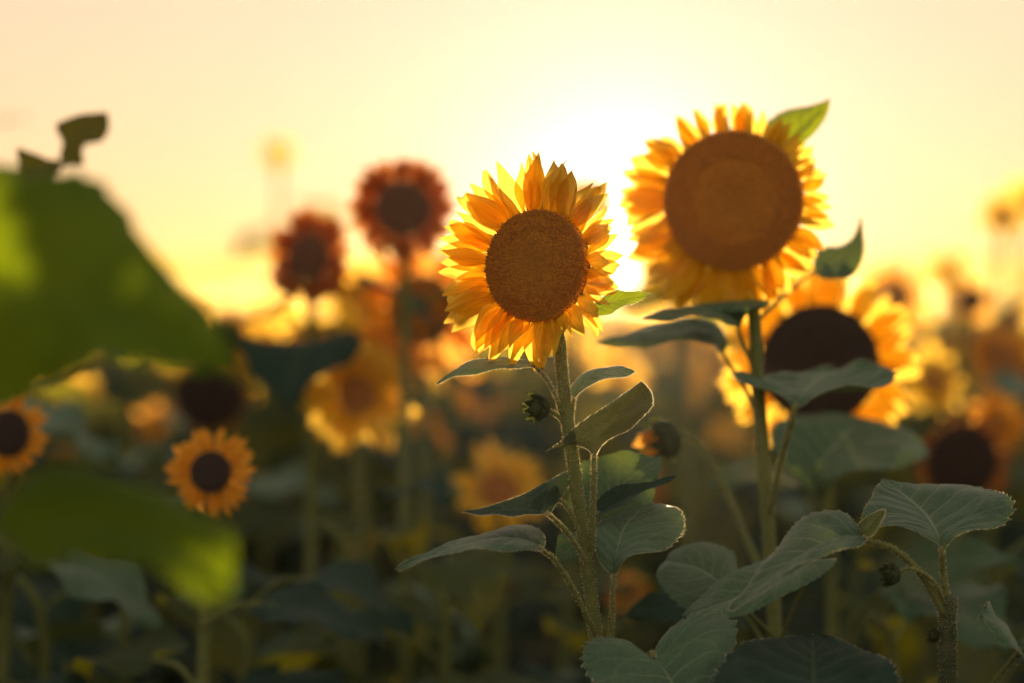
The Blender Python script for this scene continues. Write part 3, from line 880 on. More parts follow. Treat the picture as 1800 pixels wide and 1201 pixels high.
shaped_leaf(B, D, [(1271, 620, .03), (1262, 592, .03), (1225, 578, .02), (1150, 588, .0), (1045, 604, -.03)],
            [(1280, 596, .06), (1260, 567, .08), (1215, 558, .08), (1150, 573, .05), (1095, 590, .01)],
            [(1257, 608, .0), (1220, 600, -.02), (1160, 605, -.03), (1100, 610, -.04)], LEAF, seed=23, camber=.05, hair=False,
            stalk=[at(1346, 770, D), at(1318, 700, D + .01), at(1285, 645, D + .02)], stalk_r=.0024)
shaped_leaf(B, D, [(1397, 719, -.08), (1412, 692, -.05), (1430, 672, .0), (1450, 658, .05), (1470, 650, .10)],
            [(1380, 700, -.08), (1345, 684, -.07), (1310, 675, -.06), (1286, 665, -.05), (1320, 658, -.01), (1370, 652, .03), (1415, 650, .07)],
            [(1412, 718, -.09), (1436, 698, -.10), (1480, 684, -.09), (1530, 676, -.07), (1573, 662, -.04), (1556, 646, .01), (1515, 639, .06)],
            LEAF, seed=24, camber=-.10, pucker=.008, wave=.02, stalk=[at(1354, 900, D - .008), at(1375, 800, D - .05), at(1390, 748, D - .08)], stalk_r=.0032)
shaped_leaf(B, D, [(1428, 478, .14), (1465, 462, .15), (1498, 435, .16), (1516, 380, .17)],
            [(1434, 445, .17), (1455, 434, .18), (1477, 431, .18), (1500, 416, .18)], [(1445, 490, .12), (1470, 492, .12), (1494, 487, .13), (1516, 456, .14), (1519, 420, .15)],
            LEAF, seed=25, camber=.06, hair=False, stalk=[at(1335, 560, D + .01), at(1390, 510, D + .10)])
# lower leaves
shaped_leaf(B, 2.6, [(1300, 1060, .0), (1265, 1025, .0), (1225, 1000, .02), (1170, 985, .04)],
            [(1303, 1030, .04), (1297, 998, .06), (1288, 968, .08), (1250, 954, .08), (1215, 957, .07), (1182, 969, .06)],
            [(1275, 1075, -.03), (1235, 1086, -.05), (1190, 1062, -.04), (1160, 1030, -.02), (1155, 1003, .0)],
            LEAF, seed=26, hair=False, camber=.06, stalk=[at(1362, 1120, D), at(1340, 1100, D - .08)])
shaped_leaf(B, 2.55, [(1436, 985, .03), (1390, 1010, .02), (1320, 1042, .0), (1250, 1068, -.02), (1198, 1082, -.03)],
            [(1425, 972, .07), (1380, 970, .08), (1310, 995, .05), (1240, 1042, .02)], [(1468, 978, .0), (1462, 998, -.02), (1420, 1028, -.04), (1370, 1056, -.05), (1300, 1080, -.06), (1240, 1088, -.05)],
            LEAF, seed=27, hair=False, camber=.06, stalk=[at(1362, 1150, D), at(1400, 1060, D - .12)])
leaf(B, at(1300, 1075, D + .04), at(1085, 1085, D - .02), (0.1, -0.7, 0.8), LEAF_DARK, width=0.5, bend=0.35, fold=0.05, seed=29, hair=False,
     stalk=[at(1364, 1180, D), at(1330, 1110, D + .03)])
# nodding bud on a long bent stalk
bud(B, at(1168, 772, D + .07), (-0.85, -0.45, -0.25), 0.024, seed=8, petals=7, stalk=[at(1352, 1030, D), at(1318, 960, D + .03), at(1280, 870, D + .05), at(1235, 790, D + .06), at(1208, 766, D + .07)], stalk_r=0.0042)

# ================================================================== THIRD, LOW SUNFLOWER BEHIND
D = 3.28
Cp = plant('sunflower', 'soft-focus sunflower with a very dark wide disc behind the cupped leaf on the right', at(1450, 1201, D))
stem(Cp, [(Cp.location.x + .05, D + .05, 0), at(1470, 1400, D + .05), at(1462, 1000, D + .04), at(1450, 800, D + .05), at(1444, 690, D + .05)], 0.0095, 0.0075, n=40)
head(Cp, at(1441, 640, D), (-0.06, -1, 0.02), 0.079, 0.066, count=60, layers=3, petals='gold', disc='dark', fwd=12, seed=21, fwd_jit=16, bracts=14, pwidth=1.25)
shaped_leaf(Cp, 3.05, [(1442, 885, 0), (1440, 830, .02), (1470, 780, .06), (1520, 735, .12)],
            [(1420, 860, 0), (1395, 835, .01), (1365, 800, .03), (1355, 748, .07), (1400, 733, .10), (1460, 730, .12)],
            [(1452, 866, -.02), (1470, 838, -.05), (1520, 820, -.06), (1590, 824, -.03), (1626, 808, .0), (1629, 788, .04), (1600, 757, .08), (1560, 741, .11)],
            LEAF, seed=31, hair=False, camber=.08, pucker=.012, wave=.02, stalk=[at(1462, 1000, D + .03), at(1446, 930, D - .18)], stalk_r=.003)

leaf(Cp, at(1570, 1020, D - .2), at(1800, 985, D - .28), (0.0, -0.7, 0.8), LEAF, width=0.55, bend=0.4, fold=0.05, seed=33, hair=False,
     stalk=[at(1468, 1150, D + .03), at(1520, 1070, D - .12)], stalk_r=.003)
leaf(Cp, at(1400, 850, D - .0), at(1240, 855, D - .1), (0.0, -0.5, 0.8), LEAF, width=0.5, bend=0.4, fold=0.05, seed=34, hair=False,
     stalk=[at(1462, 1000, D + .03), at(1430, 900, D)], stalk_r=.003)

# ================================================================== CUT STEM, RIGHT FOREGROUND
D = 2.38
Dp = plant('sunflower_stalk', 'hairy cut-off stalk at lower right with two broad leaves and small closed buds', at(1668, 1201, D), cat='sunflower stalk')
stem(Dp, [(Dp.location.x, D + .02, 0), at(1668, 1500, D + .01), at(1666, 1201, D), at(1665, 1120, D), at(1667, 1050, D)], 0.0092, 0.0090, hair=2200, hair_len=0.0024, n=60, material=STEM_DARK, seed=9)
shaped_leaf(Dp, D, [(1656, 971, -.01), (1647, 938, .02), (1628, 906, .06), (1595, 875, .10), (1550, 841, .15)],
            [(1642, 957, -.01), (1615, 940, -.01), (1580, 930, .0), (1545, 927, .01), (1517, 912, .04), (1521, 892, .07), (1541, 865, .12)],
            [(1662, 962, -.01), (1675, 946, -.01), (1702, 933, .0), (1740, 925, .01), (1772, 906, .04), (1781, 890, .06), (1765, 872, .09), (1730, 861, .12), (1675, 856, .14), (1620, 850, .15)],
            LEAF, seed=41, camber=.07, pucker=.008, wave=.02, stalk=[at(1664, 1050, D), at(1658, 1010, D)], stalk_r=.003)

shaped_leaf(Dp, D, [(1525, 952, -.02), (1498, 942, -.02), (1470, 947, -.03), (1436, 962, -.04), (1390, 990, -.06), (1340, 1030, -.08), (1281, 1073, -.10)],
            [(1508, 932, .0), (1493, 911, .02), (1475, 900, .03), (1450, 899, .04), (1415, 910, .04), (1380, 940, .02), (1350, 976, -.01), (1325, 1016, -.04), (1302, 1047, -.07)],
            [(1510, 959, -.05), (1480, 964, -.07), (1450, 972, -.08), (1400, 998, -.10), (1350, 1037, -.12), (1315, 1059, -.12)],
            LEAF, seed=43, camber=.05, pucker=.009, stalk=[at(1660, 1082, D - .006), at(1620, 1010, D - .015), at(1570, 965, D - .02)], stalk_r=.0030)
shaped_leaf(Dp, D, [(1520, 946, -.015), (1528, 925, -.02), (1540, 910, -.02), (1556, 896, -.02)],
            [(1500, 936, .0), (1518, 914, .01), (1540, 899, .0)], [(1536, 940, -.04), (1546, 922, -.04), (1555, 908, -.03)], LEAF_FRESH, seed=44, camber=-.1, nu=50, nv=15,
            stalk=[at(1536, 956, D - .019), at(1528, 952, D - .018)], stalk_r=.001)
bud(Dp, at(1568, 1010, D - .03), (-0.9, -0.25, 0.0), 0.0105, seed=12, stalk=[at(1660, 1060, D - .006), at(1640, 1022, D - .02), at(1602, 1000, D - .03)], stalk_r=0.0018)
bud(Dp, at(1643, 1118, D - .005), (-0.9, -0.3, 0.3), 0.006, seed=13, stalk=[at(1658, 1128, D - .004)], stalk_r=0.0014)

Ep = plant('sunflower_stalk', 'single small leaf on a slanting stalk at the lower right edge', at(1700, 1400, 2.36), cat='sunflower stalk')
stem(Ep, [(Ep.location.x, 2.36, 0), at(1700, 1450, 2.36), at(1720, 1300, 2.36)], 0.007, 0.005, n=30, seed=3)
leaf(Ep, at(1793, 1145, 2.35), at(1722, 1085, 2.30), (0.2, -0.6, 0.85), LEAF, width=1.1, bend=0.4, fold=-0.1, seed=51, lobe=.2,
     stalk=[at(1720, 1300, 2.36), at(1735, 1220, 2.36), at(1775, 1165, 2.35)], stalk_r=0.0024)
leaf(Ep, at(1796, 1142, 2.35), at(1880, 1120, 2.32), (0.0, -0.6, 0.85), LEAF, width=1.1, bend=0.4, fold=-0.1, seed=52, lobe=.2)
Fp = plant('sunflower_stalk', 'very dark broad leaf fanning along the bottom edge right of the middle', at(1450, 1500, 2.33), cat='sunflower stalk')
stem(Fp, [(Fp.location.x, 2.36, 0), at(1440, 1600, 2.36), at(1440, 1400, 2.36)], 0.008, 0.006, n=30, seed=5)
shaped_leaf(Fp, 2.3, [(1430, 1290, -.10), (1432, 1220, -.06), (1430, 1165, .0), (1428, 1116, .06)],
            [(1390, 1320, -.12), (1320, 1310, -.12), (1262, 1250, -.08), (1254, 1195, -.04), (1280, 1155, .0), (1325, 1131, .03), (1375, 1119, .05)],
            [(1470, 1320, -.12), (1540, 1300, -.12), (1580, 1240, -.08), (1577, 1185, -.04), (1555, 1155, .0), (1520, 1135, .03), (1475, 1121, .05)],
            LEAF_DARK, seed=54, camber=.05, pucker=.008, wave=.02, stalk=[at(1440, 1400, 2.36), at(1432, 1330, 2.26)], stalk_r=.0028)

# ================================================================== NEAR LEAVES, LEFT (far out of focus)
Ip = plant('sunflower_stalk', 'huge blurred green leaf close to the lens at the left edge, dried curl above', (at(-260, 900, 1.5).x, 1.5, 0), cat='sunflower leaf')
stem(Ip, [(Ip.location.x, 1.5, 0), at(-260, 1500, 1.5), at(-270, 900, 1.5), at(-260, 520, 1.5), at(-180, 200, 1.52)], 0.011, 0.006, n=40, seed=6)
shaped_leaf(Ip, 1.6, [(-230, 470, .02), (-50, 485, -.02), (150, 530, -.06), (300, 600, -.08), (415, 668, -.08)],
            [(-230, 350, .05), (-100, 285, .08), (0, 293, .08), (70, 318, .07), (155, 335, .06), (230, 385, .04), (285, 430, .02), (335, 490, -.0), (372, 545, -.03), (408, 610, -.06)],
            [(-200, 600, .0), (-50, 655, -.06), (150, 645, -.12), (300, 660, -.13)], LEAF_NEAR, seed=61, hair=False, camber=.14, teeth=16, wave=.035,
            stalk=[at(-265, 800, 1.5), at(-250, 620, 1.5)], stalk_r=.004)
shaped_leaf(Ip, 1.95, [(122, 290, 0), (126, 256, 0), (146, 226, .01), (190, 198, .02)],
            [(106, 277, .01), (110, 250, .02), (98, 218, .03), (138, 202, .03)], [(146, 290, -.01), (145, 264, -.02), (154, 252, -.02), (180, 248, -.01), (192, 228, .0)],
            LEAF_DRY, seed=62, hair=False, camber=.1, teeth=0, nu=40, nv=13, name='dried_leaf', stalk=[at(-240, 500, 1.6), at(-80, 420, 1.8), at(70, 330, 1.94), at(105, 292, 1.95)], stalk_r=.0016)
shaped_leaf(Ip, 1.95, [(118, 282, 0), (90, 292, 0), (62, 297, .01), (33, 290, .02)],
            [(92, 280, .01), (62, 271, .02), (30, 262, .03)], [(100, 304, -.01), (76, 320, -.02), (40, 330, -.02), (34, 306, .0)],
            LEAF_DRY, seed=63, hair=False, camber=.1, teeth=0, nu=40, nv=13, name='dried_leaf')
leaf(Ip, at(-90, 235, 1.6), at(52, 208, 1.62), (0.0, -0.2, 1), LEAF_DRY, width=0.25, bend=0.1, fold=0.2, seed=64, hair=False, name='dried_leaf',
     stalk=[at(-240, 420, 1.5), at(-160, 280, 1.56)], stalk_r=0.0016)
Jp = plant('sunflower_stalk', 'blurred olive leaf spreading in front of the small sunflower at lower left', (at(-120, 1200, 1.62).x, 1.64, 0), cat='sunflower leaf')
stem(Jp, [(Jp.location.x, 1.64, 0), at(-110, 1600, 1.64), at(-100, 1250, 1.64), at(-90, 700, 1.64)], 0.010, 0.006, n=40, seed=7)
shaped_leaf(Jp, 1.6, [(-20, 935, .02), (150, 925, -.02), (300, 965, -.05), (414, 1042, -.06)],
            [(20, 885, .05), (90, 840, .06), (180, 828, .06), (270, 850, .05), (340, 890, .03), (395, 925, .0)],
            [(60, 975, -.04), (150, 985, -.07), (230, 1003, -.09), (300, 1036, -.10), (370, 1046, -.09)], LEAF_NEAR, seed=66, hair=False, camber=.12, wave=.03,
            stalk=[at(-100, 1250, 1.64), at(-60, 1020, 1.63)], stalk_r=.003)
leaf(Jp, at(-70, 700, 1.9), at(95, 655, 1.88), (0.2, -0.8, 0.5), LEAF_NEAR, width=0.72, bend=0.35, fold=0.06, seed=67, lobe=.12, hair=False,
     stalk=[at(-92, 820, 1.64), at(-90, 750, 1.8)], stalk_r=0.003)


# ================================================================== NAMED SOFT-FOCUS SUNFLOWERS
def soft(label, px, py, d, r_disc, r_out, petals='gold', disc='dark', n=(0, -1, 0.05), count=26, seed=0, leaves=6, lod='hi', fwd=8, stem_dx=0, lowleaf=1.0, jit=20, leafm=None, group=None, z0=0.10, pw=1.25):
    k = d / F
    P = at(px, py, d)
    p = plant('sunflower', label, (P.x + stem_dx * k, P.y + 0.05), group)
    rg = random.Random(seed * 7 + 3)
    nb = Vector(n).normalized()
    neck = P - nb * r_disc * k * 0.55
    bx, by = P.x + stem_dx * k, P.y + 0.06
    pts = [(bx, by, 0), (bx * .7 + P.x * .3, by, P.z * .45), (bx * .3 + P.x * .7, by + .01, P.z - .14), neck + Vector((0, 0.015, -0.04)), neck]
    stem(p, pts, 0.010, 0.0065, n=30, seed=seed)
    head(p, P, n, r_disc * k, (r_out - r_disc) * k * 1.08, count=count, petals=petals, disc=disc, lod=lod, fwd=fwd, seed=seed, fwd_jit=jit, bracts=12, pwidth=pw)
    for i in range(leaves):
        a = i * 2.4 + rg.uniform(-.4, .4)
        z = P.z - z0 - (0.10 + 0.08 * i) * lowleaf
        if z < 0.12:
            break
        b0 = Vector((bx * .5 + P.x * .5, by, z))
        L = rg.uniform(0.12, 0.2)
        dr = Vector((math.cos(a), math.sin(a) * 0.9, 0))
        bb = b0 + dr * rg.uniform(.06, .10) + Vector((0, 0, .03))
        tp = bb + dr * L + Vector((0, 0, rg.uniform(-.12, .02)))
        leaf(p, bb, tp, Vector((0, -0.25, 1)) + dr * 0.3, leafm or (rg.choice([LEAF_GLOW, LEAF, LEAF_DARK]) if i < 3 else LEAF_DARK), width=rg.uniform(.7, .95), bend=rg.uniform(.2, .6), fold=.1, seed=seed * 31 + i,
             nu=30, nv=9, teeth=0, hair=False, stalk=[b0, b0.lerp(bb, .5) + Vector((0, 0, .012))], stalk_r=.003)
    return p


soft('small bright orange sunflower with a neat black disc at lower left', 370, 830, 2.98, 36, 84, 'orange', 'dark', (-0.15, -1, 0.15), 26, 101, leaves=4, stem_dx=-60, fwd=5, jit=12)
soft('orange sunflower half cut off by the left edge under a green leaf', 14, 762, 3.15, 40, 80, 'orange', 'dark', (-0.35, -1, 0.1), 28, 102, leaves=5, stem_dx=-60)
soft('pale yellow blurred sunflower with ragged petals left of the main stem', 626, 697, 3.8, 32, 112, 'gold', 'brown', (0.35, -1, 0.25), 30, 103, leaves=3, z0=.25, fwd=20, jit=34)
soft('rust red blurred sunflower head standing against the sky left of the main bloom', 708, 366, 3.7, 48, 98, 'rust', 'rust', (0.1, -1, 0.0), 44, 104, leaves=1, z0=.10, lowleaf=.6, leafm=LEAF_GLOW, pw=1.6, fwd=5, jit=14)
soft('dark rust sunflower head silhouetted against the sky, leftmost of the tall group', 541, 452, 3.8, 40, 90, 'rust', 'rust', (-0.45, -1, 0.15), 40, 105, leaves=3, z0=.02, lowleaf=.55, leafm=LEAF_DARK, pw=1.6, fwd=5, jit=14)
soft('broad blurred sunflower with brown disc directly left of the main bloom', 742, 545, 4.1, 62, 130, 'orange', 'brown', (0.3, -1, 0.0), 38, 106, leaves=3, z0=.4)
soft('small blurred sunflower peeping out behind the right shoulder of the main bloom', 1040, 352, 4.1, 26, 48, 'orange', 'brown', (0.3, -1, 0.05), 18, 107, leaves=1, stem_dx=-70)
soft('tiny lone sunflower far away, high in the open sky on the left', 488, 268, 8.0, 12, 34, 'gold', 'dark', (0, -1, 0.1), 18, 108, leaves=4)
soft('blurred golden sunflower tucked under the lower left of the tallest bloom', 1184, 476, 4.2, 36, 76, 'gold', 'gold', (0.2, -1, 0.1), 26, 109, leaves=3, z0=.3, stem_dx=60)
soft('dark maroon disc sunflower blurred at right, orange petals only on top', 1692, 812, 3.9, 64, 98, 'rust', 'dark', (0.15, -1, -0.15), 26, 110, leaves=5, fwd=30)
soft('bright yellow blurred sunflower with reddish disc left of the lower main leaves', 878, 862, 3.9, 32, 92, 'gold', 'brown', (0.3, -1, 0.3), 22, 111, leaves=3, fwd=15, jit=30)
soft('near black drooping sunflower head in the shade left of centre', 368, 696, 4.4, 60, 80, 'rust', 'dark', (0.0, -1, -0.3), 20, 112, leaves=5, fwd=20)
soft('small orange blurred sunflower low between the main stem and the dark leaves', 1104, 1045, 3.9, 17, 44, 'orange', 'brown', (0.0, -1, 0.2), 18, 113, leaves=0)
soft('tiny orange blurred flower low down left of the long pointed leaf', 625, 962, 4.6, 10, 30, 'orange', 'brown', (0.0, -1, 0.1), 14, 114, leaves=2)
soft('orange blurred sunflower at the top of the right edge', 1764, 376, 5.5, 16, 50, 'gold', 'dark', (-0.1, -1, 0.2), 18, 115, leaves=3, fwd=25, jit=30)
soft('blurred sunflower cropped by the right edge beside its smaller neighbour', 1806, 352, 5.8, 16, 50, 'gold', 'dark', (0.1, -1, 0.2), 18, 116, leaves=3, fwd=25, jit=30)
soft('small black-centred spiky flower blurred against the glow at right', 1710, 527, 4.6, 20, 46, 'orange', 'dark', (0.1, -1, 0.1), 16, 117, leaves=3, fwd=-20, jit=20)
soft('hazy orange sunflower rising at the skyline just right of the third bloom', 1572, 522, 5.2, 32, 72, 'orange', 'brown', (0.2, -1, 0.1), 22, 118, leaves=4)
soft('blurred golden sunflower at the skyline left of the black-centred flower', 1668, 478, 6.4, 18, 48, 'gold', 'brown', (0, -1, 0.1), 18, 119, leaves=3)
soft('yellow blurred sunflower between the third bloom and the right edge', 1640, 672, 4.6, 22, 66, 'gold', 'brown', (0.3, -1, 0.3), 20, 120, leaves=4)
soft('blurred yellow sunflower below the skyline at the right edge', 1762, 632, 5.0, 26, 70, 'orange', 'brown', (0, -1, 0.1), 20, 121, leaves=4)
soft('orange sunflower blurred above the maroon disc at right', 1752, 742, 4.4, 20, 66, 'orange', 'brown', (0.3, -1, 0.3), 20, 122, leaves=4)
soft('blurred orange sunflower just below the left skyline beside the huge leaf', 432, 606, 5.2, 24, 64, 'gold', 'brown', (0, -1, 0.2), 20, 123, leaves=4)
soft('golden blurred sunflower behind the left foliage above the small orange one', 140, 690, 5.6, 16, 40, 'gold', 'brown', (0, -1, 0.2), 20, 124, leaves=4)
soft('yellow blurred sunflower between rust red head and ragged pale bloom', 640, 520, 4.6, 30, 78, 'gold', 'brown', (0, -1, 0.3), 24, 125, leaves=2, z0=.3)

more = [
    ('yellow blurred bloom glowing low behind the fork of the main stem', 1092, 655, 5.4, 18, 62, 'gold', 'brown', (0.6, -1, 0.3)),
    ('washed-out golden bloom turned sideways left of the tall green stem', 1222, 668, 5.8, 14, 58, 'gold', 'gold', (0.95, -0.5, 0.2)),
    ('orange blurred bloom just left of the topmost bud on the main stem', 850, 690, 5.2, 18, 60, 'orange', 'brown', (-0.5, -1, 0.2)),
    ('orange streaky drooping bloom between the ragged yellow one and the main stem', 752, 768, 4.9, 18, 62, 'orange', 'brown', (-0.8, -0.7, -0.5)),
    ('orange bloom blurred below the nodding bud, seen half from the side', 1146, 860, 5.6, 12, 46, 'orange', 'brown', (0.9, -0.6, 0.0)),
    ('small amber bloom blurred low down, left of the main stem foot', 866, 1032, 4.8, 8, 30, 'orange', 'brown', (0.3, -1, 0.5)),
    ('hazy yellow bloom directly under the petals of the main flower', 1010, 626, 6.6, 14, 44, 'gold', 'brown', (0, -1, 0.3)),
    ('golden bloom blurred left of the ragged yellow flower at half height', 536, 628, 5.5, 18, 54, 'orange', 'brown', (-0.7, -0.8, 0.1)),
    ('yellow side-on bloom blurred right of the third sunflower', 1672, 612, 5.5, 14, 58, 'gold', 'brown', (-0.9, -0.5, 0.2)),
    ('amber bloom blurred beside the cupped leaf, right of its tip', 1602, 708, 6.0, 14, 50, 'orange', 'brown', (0.6, -0.9, -0.4)),
    ('pale golden bloom blurred in the gap right of the bent bud stalk', 1278, 768, 6.2, 14, 46, 'gold', 'brown', (-0.5, -1, 0.3)),
    ('drooping dark-backed bloom blurred at the far right below the skyline', 1775, 560, 5.2, 26, 58, 'orange', 'dark', (0.7, -0.6, -0.7)),
    ('orange bloom blurred beneath the huge near leaf at left', 268, 742, 5.4, 14, 40, 'orange', 'brown', (0.6, -0.8, -0.2)),
    ('faint orange bloom deep in the shade at lower left', 160, 1000, 5.0, 8, 26, 'orange', 'brown', (0.2, -1, 0.4)),
    ('golden bloom blurred against the sky foot left of the rust heads', 482, 568, 6.0, 18, 52, 'gold', 'brown', (0.5, -1, 0.1)),
]
for q, (lb, px_, py_, d_, rd_, ro_, pt_, ds_, n_) in enumerate(more):
    soft(lb, px_, py_, d_, rd_, ro_, pt_, ds_, n_, 18, 140 + q, leaves=4 if py_ < 900 else 1, z0=.12, lod='lo', jit=30)

# ================================================================== FILLER PLANTS OF THE FIELD
protos = []


def make_proto(seed, petals, disc, bloom=True):
    rg = random.Random(seed)
    Hh = 1.0
    turn = {300: -.2, 320: .9, 340: -1.2, 360: .3, 380: -.6, 400: .5}.get(seed, 0)
    p = link('sunflower', None, None, Matrix.Identity(4))
    tv, tf, fr = tube([(0, 0, 0), (0.01, 0, .4), (-0.01, 0.01, .8), (0, 0.01, Hh - .05), (0, -0.03, Hh)], .011, .007, n=14, seg=6)
    link_abs('stem', tv, tf, STEM, p, Vector((0, 0, 0)))
    P = Vector((0, -0.06, Hh + .01))
    n = Vector((turn, -1, rg.uniform(-.55, .35)))
    r = rg.uniform(.04, .065)
    M = frame_from(P, n)
    if bloom:
        ho = link('flower_head', RECEPT, p, M @ Matrix.Diagonal((r, r, r, 1)))
        link('disc_florets', DISCS[(disc, 'lo')], ho, M @ Matrix.Diagonal((r, r, r, 1)), kind='stuff')
    for i in range(20 if bloom else 0):
        a = i / 20 * 6.283 + rg.uniform(-.08, .08); L = rg.uniform(.05, .068)
        A_ = Matrix.Rotation(a, 4, 'Z') @ Matrix.Translation((r * .95, 0, -.003 * (i % 2))) @ Matrix.Rotation(-R(rg.gauss(12, 14)), 4, 'Y') @ Matrix.Rotation(R(rg.gauss(0, 14)), 4, 'X')
        link('petal', rg.choice(PS[petals + '_far']), ho, M @ A_ @ Matrix.Diagonal((L, L * 1.1, L, 1)))
    for i in range(11 if bloom else 15):
        a = i * 2.4 + rg.uniform(-.4, .4)
        z = (0.90 if bloom else 1.0) - i * 0.064
        b0 = Vector((0, 0, z)); L = rg.uniform(.13, .23)
        dr = Vector((math.cos(a), math.sin(a), 0))
        bb = b0 + dr * rg.uniform(.06, .12) + Vector((0, 0, .04))
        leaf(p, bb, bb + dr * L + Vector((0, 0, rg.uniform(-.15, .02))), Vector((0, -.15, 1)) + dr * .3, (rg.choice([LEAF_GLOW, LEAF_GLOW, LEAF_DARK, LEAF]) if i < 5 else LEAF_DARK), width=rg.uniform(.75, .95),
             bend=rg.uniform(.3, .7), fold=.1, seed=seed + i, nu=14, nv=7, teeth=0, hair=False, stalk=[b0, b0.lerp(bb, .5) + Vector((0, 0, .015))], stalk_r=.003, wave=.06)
    return p


for i in range(6):
    protos.append(make_proto(300 + i * 20, ['gold', 'orange', 'gold', 'gold', 'orange', 'rust'][i], ['brown', 'dark', 'brown', 'gold', 'brown', 'dark'][i]))
for i in range(4):
    protos.append(make_proto(500 + i * 20, 'gold', 'brown', bloom=False))


def copy_tree(o, parent=None):
    c = o.copy(); COL.objects.link(c)
    if parent is not None:
        c.parent = parent
    for ch in list(o.children):
        copy_tree(ch, c)
    return c


rg = random.Random(77)
for (px_, d_, h_, k_, look_, wh) in [(470, 5.0, 1.21, 7, 'leafy bloomless', 'under the leftmost rust head'), (560, 5.3, 1.20, 0, 'golden', 'between the two rust heads'),
                                     (665, 4.9, 1.17, 6, 'leafy bloomless', 'under the taller rust head'), (600, 4.7, 1.16, 8, 'leafy bloomless', 'behind the ragged yellow bloom'),
                                     (790, 5.2, 1.22, 2, 'yellow', 'close left of the main bloom'), (690, 5.6, 1.24, 4, 'orange', 'under the skyline right of the rust heads'),
                                     (830, 5.6, 1.12, 9, 'leafy bloomless', 'left of the main stem'), (410, 5.4, 1.18, 1, 'orange', 'beside the tip of the huge near leaf'),
                                     (1600, 5.2, 1.20, 8, 'leafy bloomless', 'right of the third sunflower'), (1240, 5.0, 1.10, 7, 'leafy bloomless', 'between the main and the tallest stem')]:
    c = copy_tree(protos[k_])
    c.location = (at(px_, 600, d_).x, d_, 0); c.scale = (h_,) * 3; c.rotation_euler = (0, 0, rg.uniform(-.5, .5))
    c['label'] = 'blurred %s sunflower plant %s' % (look_, wh); c['category'] = 'sunflower'
    c['group'] = 'blurred plants crowding behind the sharp blooms'
for (px_, d_, h_, k_, wh) in [(60, 3.3, .93, 6, 'at the bottom left corner'), (235, 3.5, .97, 7, 'under the lower near leaf'), (440, 3.25, .90, 8, 'below and right of the small orange bloom'),
                              (600, 3.6, .98, 9, 'in the dark bottom middle left'), (770, 3.4, .92, 6, 'just left of the main stem foot'),
                              (1560, 3.15, .90, 7, 'between the third sunflower and the cut stalk'), (1760, 3.3, .95, 8, 'at the bottom right behind the cut stalk')]:
    c = copy_tree(protos[k_])
    P_ = at(px_, 600, d_)
    c.location = (P_.x, d_, 0); c.scale = (h_,) * 3; c.rotation_euler = (0, 0, px_ * .7)
    c['label'] = 'blurred dark leafy sunflower stalk without bloom ' + wh; c['category'] = 'sunflower'
    c['group'] = 'dark leafy stalks along the bottom of the picture'
named = [(o.location.x, o.location.y) for o in COL.objects if o.parent is None and 'category' in o]
used = set()
cnt = 0
y = 3.7
while y < 15.0:
    half = 0.2118 * y + 0.35
    nrow = max(3, int(half * 2 / 0.37))
    for i in range(nrow):
        x = -half + (i + rg.uniform(.2, .8)) * 2 * half / nrow
        yy = y + rg.uniform(-.2, .2)
        if min((x - a) ** 2 + (yy - b) ** 2 for a, b in named) < 0.05:
            continue
        px = 900 + x / yy * F
        # lower towards the sun's path, uneven elsewhere
        hz = rg.gauss(1.13, 0.10)
        if yy > 9 and rg.random() < 0.15:
            hz += 0.15
        lim = CAM_H - 0.0015 * yy * 10 if not (880 < px < 1240) else CAM_H - 0.10
        if yy < 6:
            lim = min(lim, CAM_H - 0.12 if px > 420 else CAM_H - 0.2)
        for x0 in (0.0, 0.08, 0.27, 0.43, -0.32, -0.40, -0.09):
            if abs(x - (x0 + 0.045 * (yy - 2.4))) < 0.15:
                lim = min(lim, 0.80 + 0.03 * (yy - 2.4) + (0.16 if yy > 6.5 else 0))
        hz = max(0.6, min(hz, lim))
        k = rg.randrange(6)
        if rg.random() < (0.88 if yy < 6.5 else 0.45 if yy < 9 else 0.2):
            k = 6 + rg.randrange(4)
        if k == 5 and rg.random() < 0.6:
            k = 0
        pr = protos[k]
        if k in used:
            c = copy_tree(pr)
        else:
            c = pr; used.add(k)
        c.location = (x, yy, 0)
        s_ = hz
        c.scale = (s_, s_, s_)
        c.rotation_euler = (R(rg.uniform(-4, 4)), R(rg.uniform(-5, 5)), rg.uniform(-.5, .5))
        side = ['at the left edge', 'left of the middle', 'behind the main bloom', 'behind the tallest bloom', 'at the right edge'][min(4, max(0, int((px + 60) / 384)))]
        depth = 'close behind the sharp plants' if yy < 5.5 else 'in the middle rows' if yy < 9.5 else 'in the rows under the skyline'
        look = (['golden brown-eyed', 'orange dark-eyed', 'yellow brown-eyed', 'golden ochre-eyed', 'orange brown-eyed', 'rust-red'] + ['bloomless leafy'] * 4)[k]
        c['label'] = 'blurred %s sunflower %s, %s' % (look, depth, side)
        c['category'] = 'sunflower'
        c['group'] = 'blurred %s sunflowers %s %s' % (look, depth, side)
        cnt += 1
    y += 0.62
print('fillers', cnt, 'used', used)
for k in range(len(protos)):
    if k not in used:
        for ch in list(protos[k].children):
            for g in list(ch.children):
                bpy.data.objects.remove(g)
            bpy.data.objects.remove(ch)
        bpy.data.objects.remove(protos[k])

# ================================================================== DISTANT FIELD (one mass)
rs = np.random.RandomState(5)


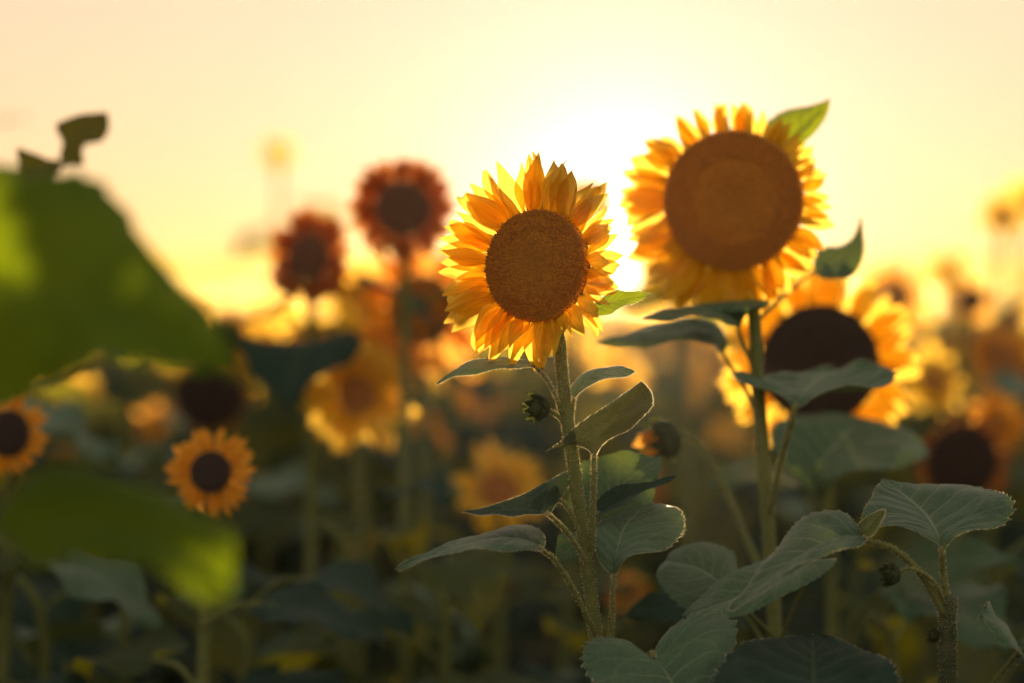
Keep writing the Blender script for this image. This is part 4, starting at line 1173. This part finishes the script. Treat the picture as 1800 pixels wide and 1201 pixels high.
def scatter_field(name, n, y0, y1, material, zlo, zhi, size, kind):
    t = rs.rand(n)
    yy = np.sqrt(y0 ** 2 + t * (y1 ** 2 - y0 ** 2)) if kind == 'leaf' else np.sqrt(y0 ** 2 + t * (y1 ** 2 - y0 ** 2))
    xx = (rs.rand(n) * 2 - 1) * (0.24 * yy + 1.0)
    zz = zlo + (zhi - zlo) * rs.rand(n) ** 0.8
    c = np.stack([xx, yy, zz], -1)
    s = size * (0.6 + 0.8 * rs.rand(n))[:, None] * (1 + yy[:, None] / 120)
    if kind == 'leaf':
        a = rs.randn(n, 3); a /= np.linalg.norm(a, axis=1)[:, None]
        b = np.cross(a, rs.randn(n, 3)); b /= np.linalg.norm(b, axis=1)[:, None]
        V = np.stack([c - a * s, c + b * s * .5, c + a * s, c - b * s * .5], 1).reshape(-1, 3)
        Fc = np.arange(4 * n).reshape(-1, 4)
        uv = np.tile(np.array([[0, .5], [.4, 1], [1, .5], [.4, 0]]), (n, 1))
        return mesh_from(name, V, Fc, material, uv, smooth=False)
    else:
        seg = 12
        th = np.linspace(0, 2 * np.pi, seg, endpoint=False)
        rad = np.where(np.arange(seg) % 2 == 0, 1.0, 0.72)
        nx = rs.randn(n) * .35; nz = rs.randn(n) * .25
        nn = np.stack([nx, -np.ones(n), nz], -1); nn /= np.linalg.norm(nn, axis=1)[:, None]
        ex = np.cross(nn, np.array([0, 0, 1.0])); ex /= np.linalg.norm(ex, axis=1)[:, None]
        ez = np.cross(ex, nn)
        ring = c[:, None] + s[:, None] * rad[None, :, None] * (np.cos(th)[None, :, None] * ex[:, None] + np.sin(th)[None, :, None] * ez[:, None])
        V = np.concatenate([c[:, None] + nn[:, None] * 0.01, ring], 1).reshape(-1, 3)
        fl = np.array([(0, 1 + j, 1 + (j + 1) % seg) for j in range(seg)])
        Fc = (np.arange(n)[:, None, None] * (seg + 1) + fl[None]).reshape(-1, 3)
        uv = np.tile(np.vstack([[[0.1, .5]], np.stack([np.full(seg, .8), np.linspace(0, 1, seg)], -1)]), (n, 1))
        return mesh_from(name, V, Fc, material, uv, smooth=False)


link('distant_sunflower_foliage', scatter_field('distant_sunflower_foliage', 60000, 14.5, 160, LEAF_GLOW, 0.1, 1.16, 0.13, 'leaf'), kind='stuff',
     label='blurred green mass of the sunflower field running to the horizon', category='foliage')
link('distant_sunflower_blooms', scatter_field('distant_sunflower_blooms', 12000, 14.5, 160, PETAL, 0.92, 1.27, 0.10, 'bloom'), kind='stuff',
     label='blurred golden blooms dotting the far field along the horizon', category='blooms')

# ================================================================== HAZE
if USE_HAZE:
    m = bpy.data.materials.new('evening_haze'); m.use_nodes = True
    t = m.node_tree; t.nodes.clear()
    o = t.nodes.new('ShaderNodeOutputMaterial'); pv = t.nodes.new('ShaderNodeVolumePrincipled')
    pv.inputs['Color'].default_value = (0.95, 0.93, 0.9, 1)
    pv.inputs['Density'].default_value = HAZE_DENSITY
    pv.inputs['Anisotropy'].default_value = 0.85
    t.links.new(pv.outputs[0], o.inputs['Volume'])
    x0, x1, y0, y1, z0, z1 = -1600, 1600, -60, 2600, -1.2, 1.8
    V = [(x, y, z) for x in (x0, x1) for y in (y0, y1) for z in (z0, z1)]
    Fc = [(0, 1, 3, 2), (4, 6, 7, 5), (0, 4, 5, 1), (2, 3, 7, 6), (0, 2, 6, 4), (1, 5, 7, 3)]
    link('haze', mesh_from('haze', V, Fc, m, smooth=False), kind='stuff')
